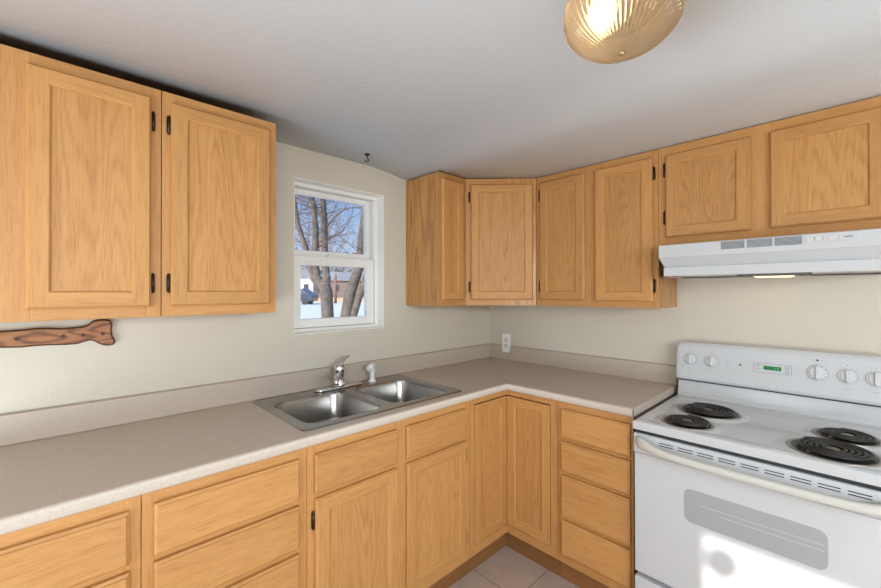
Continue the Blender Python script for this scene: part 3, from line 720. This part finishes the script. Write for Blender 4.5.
# cooktop : pressed sheet with a shallow well and raised rings round the burners
BURN = [(-0.552, -1.455, 0.077), (-0.320, -1.478, 0.100), (-0.535, -1.868, 0.100), (-0.322, -1.899, 0.077)]
ZC = 0.884
def sst(a, b, x):
    t = min(1, max(0, (x-a)/(b-a))); return t*t*(3-2*t)
def cook_h(x, y):
    ex = min(x+0.665, -0.105-x); ey = min(y-(-2.0505), -1.2895-y)
    w = sst(0.022, 0.060, ex)*sst(0.022, 0.060, ey)
    h = ZC - 0.0045*w
    edge = min(x+0.667, y-(-2.0515), -1.2885-y)
    h -= 0.008*(1-sst(0, 0.012, edge))**2
    for bx, by, br in BURN:
        d = math.hypot(x-bx, y-by)
        R0 = br+0.016
        h = max(h, ZC-0.0045 + 0.0055*(1-sst(R0, R0+0.030, d))) if d > R0-0.02 else ZC+0.001
    return h
mb = MB(); nx, ny = 110, 150
gx = [-0.667+(0.667-0.085)*i/nx for i in range(nx+1)]; gy = [-2.0515+(2.0515-1.2885)*j/ny for j in range(ny+1)]
V = [[mb.bm.verts.new((x, y+RY, cook_h(x, y))) for y in gy] for x in gx]
for i in range(nx):
    for j in range(ny):
        f = mb.bm.faces.new((V[i][j], V[i+1][j], V[i+1][j+1], V[i][j+1])); f.smooth = True
zb_ = 0.8485
lo = {}
per = [(i, 0) for i in range(nx+1)] + [(nx, j) for j in range(1, ny+1)] + [(i, ny) for i in range(nx-1, -1, -1)] + [(0, j) for j in range(ny-1, 0, -1)]
lv = [mb.bm.verts.new((V[i][j].co.x, V[i][j].co.y, zb_)) for i, j in per]
for k in range(len(per)):
    a, b = per[k], per[(k+1) % len(per)]
    mb.bm.faces.new((V[a[0]][a[1]], V[b[0]][b[1]], lv[(k+1) % len(per)], lv[k]))
mb.bm.faces.new(lv)
mb.build('cooktop', ENAMEL, rg_)
# burners
for bx, by, br in BURN:
    mb = MB(); c = (bx, by+RY, 0)
    mb.lathe([(br+0.016, ZC+0.0012), (br+0.0155, ZC+0.0032), (br+0.011, ZC+0.0040), (br+0.007, ZC+0.0030), (br+0.004, ZC+0.0018)], c, 48, cap0=False, cap1=False, mat=0)
    mb.lathe([(br+0.004, ZC+0.0018), (br-0.002, ZC+0.0015), (0.002, ZC+0.0013)], c, 48, cap0=False, cap1=True, mat=1)
    dp = mb.build('drip_pan', [PAN, BLACK], rg_)
    turns = 5.0 if br > 0.09 else 3.9
    P = []; n = int(turns*30); r0 = 0.022
    for k in range(n+1):
        a = 2*PI*turns*k/n; r = r0 + (br-0.003-r0)*k/n
        P.append((bx+r*math.cos(a+0.8), by+RY+r*math.sin(a+0.8), ZC+0.0105))
    P.append((P[-1][0]*1.0+0.004, P[-1][1]+0.004, ZC+0.004))
    mb = MB(); mb.tube(P, 0.0051, 6, flat=0.75); co = mb.build('burner_coil', COIL, rg_)
    mb = MB()
    for q in range(3):
        a = q*2*PI/3+0.4; mb.tube([(bx+0.012*math.cos(a), by+RY+0.012*math.sin(a), ZC+0.0052), (bx+(br-0.004)*math.cos(a), by+RY+(br-0.004)*math.sin(a), ZC+0.0052)], 0.0026, 6)
    mb.lathe([(0.019, ZC+0.0065), (0.018, ZC+0.0105), (0.002, ZC+0.0115)], c, 20)
    mb.build('coil_support', plain('coil_centre', (0.20, 0.18, 0.13), 0.4, 0.7) if br > 0.09 else PAN, co)
# backguard
def side_prof(mb, prof, y0, y1, mat=0):
    mb.prism(prof, lambda p: (p[0], y0+RY, p[1]), lambda p: (p[0], y1+RY, p[1]), mat)
mb = MB(); side_prof(mb, [(-0.030, 0.847), (-0.087, 0.847), (-0.087, 0.890), (-0.080, 0.900), (-0.074, 0.962), (-0.030, 0.962)], -1.2950, -2.0450)
mb.build('backguard_riser', ENAMEL, rg_, bevel=0.003)
mb = MB(); RYL, RYR = -1.2880, -2.0520
PF = [(-0.028, 0.9660), (-0.086, 0.9660), (-0.097, 0.9720), (-0.100, 0.9830), (-0.097, 1.0000), (-0.072, 1.1330), (-0.066, 1.1470), (-0.055, 1.1540), (-0.028, 1.1540)]
# rounded upper ends: several slices along y
rings = []
def slice_(y, top, f):
    out = []
    for x, z in PF:
        out.append((-0.028+(x+0.028)*f, y+RY, min(z, top) if z > 1.1 else z))
    return out
for dy_, top, f in ((0.0, 1.118, 0.88), (0.004, 1.133, 0.95), (0.011, 1.146, 0.985), (0.022, 1.1525, 1.0), (0.034, 1.1545, 1.0)):
    rings.append(slice_(RYL-dy_, top, f))
for dy_, top, f in ((0.034, 1.1545, 1.0), (0.022, 1.1525, 1.0), (0.011, 1.146, 0.985), (0.004, 1.133, 0.95), (0.0, 1.118, 0.88)):
    rings.append(slice_(RYR+dy_, top, f))
mb.loft(rings, 0)
cp = mb.build('control_panel', ENAMEL, rg_, bevel=0.003, seg=3)
mb = MB(); mb.box(-0.086, -0.032, RL-0.006, RR+0.006, 0.9620, 0.9662); mb.build('panel_gap', BLACK, rg_)
# local frame of the sloping panel face : origin (x, z) at slope
S0, S1 = Vector((-0.097, 1.000)), Vector((-0.072, 1.133))
sl = (S1-S0).normalized(); sn = Vector((-sl.y, sl.x))     # outward normal in xz
def PP(y, z, d=0.0):
    t = (z-S0.y)/sl.y; p = S0+sl*t+sn*d
    return Vector((p.x, y+RY, p.y))
def disc(mb, y, z, rr, d0, d1, n=24, mat=0, r1=None):
    r1 = rr if r1 is None else r1
    def ring(r, d): return [PP(y, z, d) + Vector((0, 1, 0))*r*math.cos(2*PI*k/n) + Vector((sl.x, 0, sl.y))*r*math.sin(2*PI*k/n) for k in range(n)]
    mb.loft([ring(rr, d0), ring(rr, d0+(d1-d0)*0.7), ring(r1, d1)], mat, True, True, smooth=False)
def dash(mb, y, z, w, h, d=0.0006, mat=0, ang=0.0):
    c, s_ = math.cos(ang), math.sin(ang); U = Vector((0, -1, 0)); Vv = Vector((sl.x, 0, sl.y))
    pts = [(-w/2, -h/2), (w/2, -h/2), (w/2, h/2), (-w/2, h/2)]
    pts = [(p[0]*c-p[1]*s_, p[0]*s_+p[1]*c) for p in pts]
    a = [PP(y, z, -0.0004)+U*p[0]+Vv*p[1] for p in pts]; b = [PP(y, z, d)+U*p[0]+Vv*p[1] for p in pts]
    mb.loft([a, b], mat, True, True)
KN = [(-1.351, 1.072, 0.0265, 12), (-1.441, 1.071, 0.0270, 12), (-1.8140, 1.070, 0.033, 12), (-1.9010, 1.068, 0.0280, 12), (-1.9790, 1.068, 0.0280, 12)]
for q, (y, z, r, nd) in enumerate(KN):
    mb = MB()
    disc(mb, y, z, r, 0.0, 0.004, 32, 0, r*0.95)
    disc(mb, y, z, r*0.74, 0.004, 0.008, 32, 0, r*0.70)
    kb = mb.build('control_knob', KNOBM, cp)
    mb = MB(); n = 36
    A = [[PP(y, z, d)+Vector((0, 1, 0))*rr*math.cos(2*PI*k/n)+Vector((sl.x, 0, sl.y))*rr*math.sin(2*PI*k/n) for k in range(n)] for rr, d in ((r*1.045, -0.0003), (r*1.045, 0.0008), (r*0.985, 0.0008), (r*0.985, -0.0003))]
    mb.loft(A, 0, False, False); mb.build('dial_ring', LINEP, kb)
    mb = MB()
    U = Vector((0, -1, 0)); Vv = Vector((sl.x, 0, sl.y)); gw = r*0.17; gh = r*0.92
    rg2 = [[PP(y, z, d)+U*(p[0]*f)+Vv*(p[1]*f2) for p in rrect(-gw, gw, -gh, gh, gw*0.98, 4)] for d, f, f2 in ((0.007, 1, 1), (0.014, 0.9, 0.96), (0.017, 0.6, 0.85))]
    mb.loft(rg2, 0, False, True, smooth=True); mb.build('finger_grip', KNOBM, kb)
    mb = MB()
    if q == 2:
        for a in range(12):
            if a == 3: continue
            an = 2*PI*a/12; dash(mb, y+r*0.86*math.cos(an), z+r*0.86*math.sin(an)*sl.y, 0.004, 0.0032, 0.0046)
        mb.build('dial_marks', GREYP, kb)
    else:
        for a in range(16):
            an = 2*PI*a/16
            if abs(a-4) < 1: continue
            dash(mb, y+r*1.22*math.cos(an), z+r*1.22*math.sin(an)*sl.y, 0.0055, 0.0018, 0.0006, 0, -an)
        dash(mb, y, z-r*1.75, 0.016, 0.002); mb.build('dial_marks', LINEP, cp)
    mb = MB(); disc(mb, y, z+r*1.52, 0.0042 if q == 2 else 0.0022, -0.0003, 0.001, 14)
    if q == 2:
        dash(mb, y+0.013, z+r*1.52, 0.007, 0.0012); dash(mb, y-0.013, z+r*1.52, 0.007, 0.0012)
    mb.build('indicator_dot', BLACK if q == 2 else GREYP, cp)
mb = MB(); disc(mb, -1.5545, 1.068, 0.0042, -0.0003, 0.0012, 16); mb.build('indicator_light', BLACK, cp)
mb = MB()
for z in (1.078, 1.058): dash(mb, -1.505, z, 0.010, 0.007)
mb.build('lamp_switch', plain('faint_print', (0.42, 0.43, 0.44), 0.5), cp)
# ring-shaped emblem near the left end
mb = MB(); n = 24
for r0, r1 in ((0.0048, 0.0060),):
    A = [[PP(-1.318, 1.036, d)+Vector((0, 1, 0))*r*math.cos(2*PI*k/n)+Vector((sl.x, 0, sl.y))*r*math.sin(2*PI*k/n) for k in range(n)] for r, d in ((r1, -0.0003), (r1, 0.0008), (r0, 0.0008), (r0, -0.0003))]
    mb.loft(A, 0, False, False)
dash(mb, -1.318, 1.036, 0.0045, 0.0014, 0.0008, 0, 0.7)
mb.build('emblem', GREYP, cp)
# clock panel
mb = MB(); U = Vector((0, -1, 0)); Vv = Vector((sl.x, 0, sl.y))
o1 = rrect(-0.066, 0.066, -0.0215, 0.0215, 0.006, 4); o2 = rrect(-0.0645, 0.0645, -0.020, 0.020, 0.005, 4)
KC = (-1.668, 1.066)
mb.loft([[PP(*KC, d)+U*p[0]+Vv*p[1] for p in o] for o, d in ((o1, -0.0003), (o1, 0.0007), (o2, 0.0007), (o2, -0.0003))], 0, False, False)
clk = mb.build('clock_border', GREYP, cp)
mb = MB(); dash(mb, -1.669, 1.0675, 0.061, 0.0175, 0.0010); lcd = mb.build('display', LCD, cp)
mb = MB()
def seg(mb, y, z, segs):
    w, h = 0.0050, 0.0050
    for s_ in segs:
        if s_ == 'a': dash(mb, y, z+h, w, 0.0010, 0.0016)
        if s_ == 'g': dash(mb, y, z, w, 0.0010, 0.0016)
        if s_ == 'd': dash(mb, y, z-h, w, 0.0010, 0.0016)
        if s_ == 'b': dash(mb, y-w/2, z+h/2, 0.0010, h, 0.0016)
        if s_ == 'c': dash(mb, y-w/2, z-h/2, 0.0010, h, 0.0016)
        if s_ == 'f': dash(mb, y+w/2, z+h/2, 0.0010, h, 0.0016)
        if s_ == 'e': dash(mb, y+w/2, z-h/2, 0.0010, h, 0.0016)
# faint segments at the right half of the display, as far as they can be read
seg(mb, -1.676, 1.0675, 'bc'); seg(mb, -1.688, 1.0675, 'bcfg')
mb.build('digits', LCDD, lcd)
for y, z, w_, h_ in ((-1.618, 1.077, 0.017, 0.006), (-1.619, 1.0605, 0.012, 0.005)):
    mb = MB(); dash(mb, y, z, w_, h_); mb.build('button_caption', plain('caption_grey', (0.33, 0.335, 0.34), 0.5), cp)
for z in (1.0755, 1.0575):
    mb = MB()
    A = [[PP(-1.7185, z, d)+U*r*math.cos(2*PI*k/20)+Vv*r*math.sin(2*PI*k/20) for k in range(20)] for r, d in ((0.0070, -0.0003), (0.0070, 0.0008), (0.0048, 0.0008), (0.0048, -0.0003))]
    mb.loft(A, 0, False, False); mb.build('clock_button', GREYP, cp)
# oven door
mb = MB(); mb.box(-0.6565, -0.646, RL-0.001, RR+0.001, 0.2660, 0.7500)
wy0, wy1, wz0, wz1 = -1.8600, -1.4700, 0.5430, 0.6680
od = mb.build('oven_door', ENAMEL, rg_, bevel=0.003, seg=2)
mb = MB(); mb.prism(rrect(wy0, wy1, wz0, wz1, 0.026, 6), lambda p: (-0.6560, p[0]+RY, p[1]), lambda p: (-0.6573, p[0]+RY, p[1]))
ow = mb.build('oven_window', OVENG, od)
RACK = plain('rack_wire_grey', (0.52, 0.53, 0.53), 0.4)
mb = MB()
for (a, za), (b, zb2) in (((-1.520, 0.6180), (-1.852, 0.6230)), ((-1.585, 0.6010), (-1.852, 0.6050))):
    mb.loft([[(-0.6570, y+RY, z+o2_) if x_ == 0 else (-0.6577, y+RY, z+o2_) for x_, o2_ in ((0, -0.0009), (1, -0.0009), (1, 0.0009), (0, 0.0009))] for y, z in ((a, za), (b, zb2))], 0)
mb.build('rack_line', RACK, ow)
mb = MB(); side_prof(mb, [(-0.646, 0.7515), (-0.6575, 0.7515), (-0.6620, 0.758), (-0.6620, 0.822), (-0.657, 0.8300), (-0.646, 0.8310)], -1.2895, -2.0505)
vs = mb.build('door_top_strip', ENAMEL, od, bevel=0.0015)
for k in range(9):
    y = -1.3855-0.06465*k
    for z in (0.8130, 0.8035):
        mb = MB(); RB(mb, -0.6626, -0.6610, y, y-0.0500, z-0.0016, z+0.0016); mb.build('vent_slot', BLACK, vs)
mb = MB(); rings = []
half = [(-1.3020, -0.664, 0.806, 0.004, 0.006), (-1.3040, -0.668, 0.806, 0.010, 0.014), (-1.3120, -0.674, 0.8035, 0.013, 0.021), (-1.3260, -0.680, 0.8005, 0.014, 0.0230), (-1.3430, -0.685, 0.7970, 0.014, 0.0215),
        (-1.3650, -0.690, 0.7930, 0.0135, 0.0165), (-1.3900, -0.694, 0.7880, 0.013, 0.0150), (-1.4300, -0.697, 0.7845, 0.0125, 0.0145), (-1.5200, -0.700, 0.7825, 0.012, 0.0145), (-1.6700, -0.701, 0.7820, 0.012, 0.0145)]
full = half + [(-3.340-y, x, z, a, b) for y, x, z, a, b in half[:-1][::-1]]
for y, x, z, a, b in full:
    rings.append([(x+a*(abs(math.cos(t))**0.7)*math.copysign(1, math.cos(t)), y+RY, z+b*(abs(math.sin(t))**0.7)*math.copysign(1, math.sin(t))) for t in [2*PI*(k+0.5)/16 for k in range(16)]])
mb.loft(rings, 0, True, True, smooth=True)
mb.build('oven_handle', ENAMELW, od)
mb = MB(); mb.box(-0.6620, -0.6290, RL-0.001, RR+0.001, 0.035, 0.2480); mb.build('storage_drawer', ENAMEL, rg_, bevel=0.005, seg=3)
mb = MB()
for x in (-0.58, -0.08):
    for y in (RL-0.04, RR+0.04): mb.lathe([(0.018, 0.0005), (0.018, 0.021)], (x, y, 0), 12)
mb.build('leveling_feet', BLACK, rg_)

# ------------------------------------------------------------------ ceiling light
LX, LY = -1.496, -1.575; LZ = ceil_z(LX)
cl = thing('ceiling_light', 'ribbed amber glass dome light on the ceiling, lit', 'ceiling light', (LX, LY, LZ-0.0005))
mb = MB(); mb.lathe([(0.088, 0), (0.090, -0.010), (0.086, -0.026), (0.080, -0.032), (0.078, -0.060), (0.074, -0.060), (0.074, -0.03), (0.01, -0.028)], (0, 0, 0), 40)
mb.build('fitter', plain('aged_brass', (0.55, 0.42, 0.22), 0.3, 0.9), cl)
zb0 = 1.921-LZ
dome = [(0.083, -0.036), (0.084, -0.055), (0.092, -0.075), (0.106, -0.092), (0.117, -0.112), (0.121, -0.133), (0.1205, -0.152), (0.115, -0.172), (0.105, -0.190), (0.090, -0.207), (0.071, -0.221), (0.050, -0.231), (0.030, -0.2365), (0.012, -0.2390)]
kz = (zb0)/(-0.2390)
dome = [(r, z*kz) for r, z in dome]
NR = 60
RS = 0.965
rib = lambda k, h: 1 + 0.028*math.cos(2*PI*k/6)*min(1, max(0, (h-zb0)/0.012))
mb = MB(); mb.lathe([(r*RS, z) for r, z in dome], (0, 0, 0), NR*6, cap0=False, cap1=True, mod=rib)
n0 = len(mb.bm.faces)
mb.lathe([(r*RS-0.0045, z+(0.004 if z < -0.2*kz else 0.0)) for r, z in dome], (0, 0, 0), NR*6, cap0=False, cap1=True)
bmesh.ops.recalc_face_normals(mb.bm, faces=mb.bm.faces[:]); mb.bm.faces.ensure_lookup_table()
bmesh.ops.reverse_faces(mb.bm, faces=[f for f in mb.bm.faces[n0:]])
gd = mb.build('glass_dome', RIBG, cl, fix=False)
mb = MB(); mb.lathe([(0.007, zb0+0.0005), (0.006, zb0-0.004), (0.001, zb0-0.006)], (0, 0, 0), 16); mb.build('finial', plain('brass', (0.5, 0.38, 0.2), 0.3, 0.9), cl)
BULB = plain('lit_bulb', (1, 0.95, 0.85), 0.4, emit=(1.0, 0.82, 0.56), es=9.0)
bx, by = -0.043*rt.x, -0.043*rt.y
mb = MB(); bz = -0.105
pr = [(0.001, -0.055), (0.018, -0.052), (0.027, -0.040), (0.030, -0.025), (0.027, -0.008), (0.019, 0.010), (0.014, 0.024), (0.013, 0.034)]
mb.lathe(pr, (bx, by, bz), 20); mb.build('bulb', BULB, cl)
mb = MB(); mb.lathe([(0.016, bz+0.030), (0.017, bz+0.076)], (bx, by, 0), 16); mb.build('lamp_socket', WHITEP, cl)

# ------------------------------------------------------------------ outdoors
GZ = 0.10
mb = MB(); mb.box(-40, 90, WT+0.35, 130, GZ-0.3, GZ); sn_ = mb.build('ground', SNOW); struct(sn_)
def tree(name, label, limbs, twigs, seed, cat='tree', group=None, mats=(BARK, TWIG)):
    rn = random.Random(seed); b = limbs[0][0]
    t = thing(name, label, cat, (b[0], b[1], GZ), 0, group); o = Vector((b[0], b[1], GZ))
    mb = MB(); L0 = limbs[0]; mb.tube([Vector(p[:3])-o for p in L0], [p[3] for p in L0], 14)
    mb.build('trunk', mats[0], t)
    tips = []
    for L_ in limbs[1:]:
        # smooth the limb
        P = [Vector(p[:3])-o for p in L_]; R = [p[3] for p in L_]
        mb = MB(); mb.tube(P, R, 10); mb.build('limb', mats[0], t)
        for i in range(len(P)-1):
            for f in (0.0, 0.33, 0.66): tips.append((P[i].lerp(P[i+1], f), R[i]))
    mb = MB()
    def grow(p, d, r, ln, depth):
        pts = [p]; rr = [r]
        for k in range(4):
            d = (d + Vector((rn.uniform(-.35, .35), rn.uniform(-.35, .35), rn.uniform(-.25, .3)))).normalized()
            p = p + d*ln/4; pts.append(p); rr.append(r*(1-0.2*(k+1)))
        mb.tube(pts, rr, 4, caps=False)
        if depth > 0:
            for q in range(3):
                k = rn.randrange(1, 5); dd = (d + Vector((rn.uniform(-1, 1), rn.uniform(-1, 1), rn.uniform(-.5, .8)))).normalized()
                grow(pts[k], dd, r*0.55, ln*0.62, depth-1)
    hi = [q for q in tips if q[0].z > 1.7]
    for k in range(twigs):
        p, r = rn.choice(hi); an = rn.uniform(0, 2*PI)
        grow(p, Vector((math.cos(an), math.sin(an), rn.uniform(-0.1, 0.9))).normalized(), min(0.013, r*0.4), rn.uniform(0.5, 1.1), 2)
    tw = mb.build('twigs', mats[1], t); tw['kind'] = 'stuff'
    return t
T1 = [[(2.00, 6.39, 0.08, 0.20), (2.02, 6.37, 0.20, 0.165), (2.02, 6.37, 0.54, 0.148), (2.02, 6.37, 0.86, 0.137), (2.00, 6.39, 1.39, 0.140), (1.955, 6.43, 1.58, 0.145), (1.94, 6.45, 1.70, 0.08)],
      [(1.98, 6.41, 1.40, 0.11), (1.89, 6.49, 1.66, 0.103), (1.84, 6.54, 1.76, 0.086), (1.82, 6.56, 2.00, 0.080), (1.82, 6.56, 2.35, 0.074), (1.82, 6.55, 2.83, 0.069), (1.78, 6.58, 3.42, 0.057), (1.71, 6.65, 3.85, 0.046), (1.59, 6.76, 4.42, 0.034)],
      [(1.98, 6.40, 1.40, 0.11), (2.00, 6.38, 1.75, 0.091), (1.98, 6.40, 1.98, 0.086), (1.97, 6.41, 2.35, 0.078), (1.96, 6.41, 2.98, 0.072), (1.94, 6.43, 3.53, 0.063), (1.90, 6.46, 4.08, 0.051), (1.92, 6.44, 4.88, 0.034)],
      [(1.93, 6.45, 1.45, 0.09), (1.78, 6.60, 1.71, 0.069), (1.71, 6.66, 2.09, 0.063), (1.67, 6.70, 2.37, 0.063), (1.59, 6.78, 2.69, 0.057), (1.52, 6.84, 3.01, 0.051), (1.48, 6.88, 3.40, 0.046), (1.36, 6.98, 3.97, 0.034)],
      [(1.96, 6.41, 2.82, 0.034), (2.03, 6.35, 2.95, 0.025), (2.13, 6.25, 3.12, 0.021), (2.28, 6.11, 3.28, 0.017), (2.40, 5.99, 3.33, 0.015), (2.57, 5.82, 3.34, 0.013), (2.74, 5.66, 3.26, 0.009)],
      [(1.99, 6.39, 2.53, 0.018), (2.07, 6.31, 2.66, 0.014), (2.24, 6.15, 2.78, 0.013), (2.36, 6.03, 2.98, 0.010), (2.42, 5.97, 3.21, 0.009), (2.45, 5.94, 3.51, 0.007)]]
tree('bare_tree', 'bare many-stemmed tree outside the window, in the left half of the panes', T1, 60, 3, group=None)
T2 = [[(2.05, 5.66, 0.08, 0.18), (2.05, 5.65, 0.27, 0.140), (2.06, 5.65, 0.59, 0.129), (2.07, 5.63, 0.93, 0.124), (2.12, 5.57, 1.39, 0.119), (2.23, 5.47, 1.80, 0.102), (2.26, 5.44, 1.93, 0.097), (2.29, 5.41, 2.31, 0.086), (2.31, 5.39, 2.75, 0.070), (2.34, 5.36, 3.17, 0.054), (2.37, 5.32, 3.61, 0.043), (2.46, 5.23, 4.25, 0.032)],
      [(2.10, 5.60, 0.50, 0.086), (2.18, 5.52, 0.93, 0.086), (2.26, 5.44, 1.31, 0.081), (2.33, 5.37, 1.50, 0.076), (2.38, 5.32, 1.74, 0.070), (2.45, 5.26, 2.05, 0.065), (2.56, 5.15, 2.64, 0.054), (2.71, 5.00, 3.39, 0.043)],
      [(2.25, 5.45, 2.12, 0.08), (2.20, 5.50, 2.20, 0.050), (2.17, 5.53, 2.25, 0.03)]]
tree('bare_tree', 'bare forked tree outside the window, at the right edge of the panes', T2, 10, 8)
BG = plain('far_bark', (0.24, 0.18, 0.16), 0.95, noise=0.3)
for k, (x, y, h, sd_) in enumerate([(36.0, 79.2, 25.0, 21), (33.5, 60.7, 7.5, 23), (37.5, 57.0, 7.0, 24)]):
    rn = random.Random(sd_)
    t = thing('distant_tree', ['tall bare distant tree rising behind the white house', 'low bare distant tree behind the brown house, between the two near trunks',
                               'low bare distant tree behind the forked near trunk'][k], 'tree', (x, y, GZ))
    mb = MB(); mb.tube([(0, 0, 0), (0, 0, h*0.3), (0.1, 0, h*0.6)], [0.25, 0.2, 0.1], 8); mb.build('trunk', BG, t)
    mb = MB()
    for i in range(1800 if k == 0 else 420):
        a = rn.uniform(0, 2*PI); r = rn.uniform(0, 1)**0.6*h*0.36; z = h*(0.2+0.8*rn.random()); r *= math.sin(PI*min(1, max(0.12, (z/h-0.1)/0.95)))*1.1
        p = Vector((r*math.cos(a), r*math.sin(a), z)); d = Vector((math.cos(a)*0.6+rn.uniform(-.5, .5), math.sin(a)*0.6+rn.uniform(-.5, .5), rn.uniform(0.0, 1.0))).normalized()
        mb.tube([p-d*0.9, p, p+d*0.7], [0.045, 0.03, 0.012], 3, caps=False)
    tw = mb.build('twigs', BG, t); tw['kind'] = 'stuff'
# houses, car, pole far across the street
RZ = math.radians(-44)
def far_house(label, c, w, dpt, hwall, hroof, wallm, roofm, wins):
    t = thing('house', label, 'house', (c[0], c[1], GZ), RZ)
    mb = MB(); mb.box(-w/2, w/2, 0, dpt, 0, hwall); mb.build('walls', wallm, t)
    mb = MB(); mb.loft([[(-w/2-0.3, -0.4, hwall), (-w/2-0.3, dpt+0.4, hwall), (-w/2-0.3, dpt/2, hroof)], [(w/2+0.3, -0.4, hwall), (w/2+0.3, dpt+0.4, hwall), (w/2+0.3, dpt/2, hroof)]], 0)
    mb.build('roof', roofm, t)
    for x0, x1, z0, z1 in wins:
        mb = MB(); mb.box(x0, x1, -0.05, 0.02, z0, z1); mb.build('house_window', plain('dark_pane', (0.05, 0.06, 0.08), 0.2), t)
    return t
SHING = plain('grey_shingle', (0.30, 0.30, 0.31), 0.9, noise=0.2)
far_house('white sided house across the street seen through the lower pane', (21.0, 51.6), 5.0, 6, 3.3, 4.6, plain('white_siding', (0.80, 0.80, 0.80), 0.7), SHING, [(-1.9, -1.1, 1.0, 2.4), (-0.3, 0.4, 1.0, 2.4), (1.2, 1.9, 1.0, 2.4)])
far_house('low brown house with a grey roof beyond the utility pole', (25.5, 44.0), 9.0, 6, 2.75, 4.1, plain('brown_siding', (0.20, 0.14, 0.12), 0.8), SHING, [(1.6, 2.2, 1.5, 2.2), (-2.4, -1.8, 1.4, 2.2)])
mb = MB(); mb.loft([[(-6, y, z) for y, z in ((-0.4, 0), (0, 0.55), (0.5, 0.6), (1.2, 0))], [(7, y, z) for y, z in ((-0.4, 0), (0, 0.55), (0.5, 0.6), (1.2, 0))]], 0)
tag(mb.build('tan_hedge', plain('dry_grass', (0.50, 0.36, 0.24), 0.95, noise=0.3), None, loc=(23.6, 41.2, GZ), rotz=RZ), 'low tan strip of dry planting in front of the brown house', 'hedge')
mb = MB(); mb.tube([(0, 0, 0), (0, 0, 3.4)], [0.16, 0.13], 8)
po = thing('utility_pole', 'brown wooden pole standing between the two near tree trunks', 'pole', (20.68, 39.77, GZ))
mb.build('post', plain('pole_wood', (0.22, 0.12, 0.09), 0.9), po); mb = MB(); mb.box(-0.9, 0.9, -0.06, 0.06, 2.55, 2.70); mb.build('crossarm', plain('arm_wood', (0.24, 0.15, 0.12), 0.9), po, rotz=RZ)
# dark blue parked car
ca = thing('parked_car', 'dark blue car parked across the snowy street', 'car', (15.4, 38.9, GZ), RZ)
CARB = plain('dark_blue_paint', (0.03, 0.05, 0.10), 0.25, coat=0.5)
mb = MB()
cpf = [(-2.2, 0.35), (-2.25, 0.8), (-1.9, 1.0), (-1.1, 1.08), (-0.5, 1.62), (1.2, 1.68), (2.0, 1.10), (2.25, 0.95), (2.25, 0.35)]
mb.prism(cpf, lambda p: (p[0], -0.9, p[1]), lambda p: (p[0], 0.9, p[1])); mb.build('car_body', CARB, ca, bevel=0.08, seg=3)
for x in (-1.4, 1.4):
    for y in (-0.92, 0.72):
        mb = MB(); mb.lathe([(0.33, 0), (0.33, 0.2)], (x, y, 0.33), 20, axis='y'); mb.build('wheel', BLACK, ca)
mb = MB(); mb.prism([(-0.95, 1.10), (-0.45, 1.55), (0.35, 1.60), (0.35, 1.10)], lambda p: (p[0], -0.91, p[1]), lambda p: (p[0], -0.89, p[1])); mb.prism([(0.45, 1.10), (0.45, 1.60), (1.15, 1.60), (1.75, 1.12)], lambda p: (p[0], -0.91, p[1]), lambda p: (p[0], -0.89, p[1]))
mb.build('side_glass', plain('car_glass', (0.10, 0.12, 0.15), 0.1), ca)
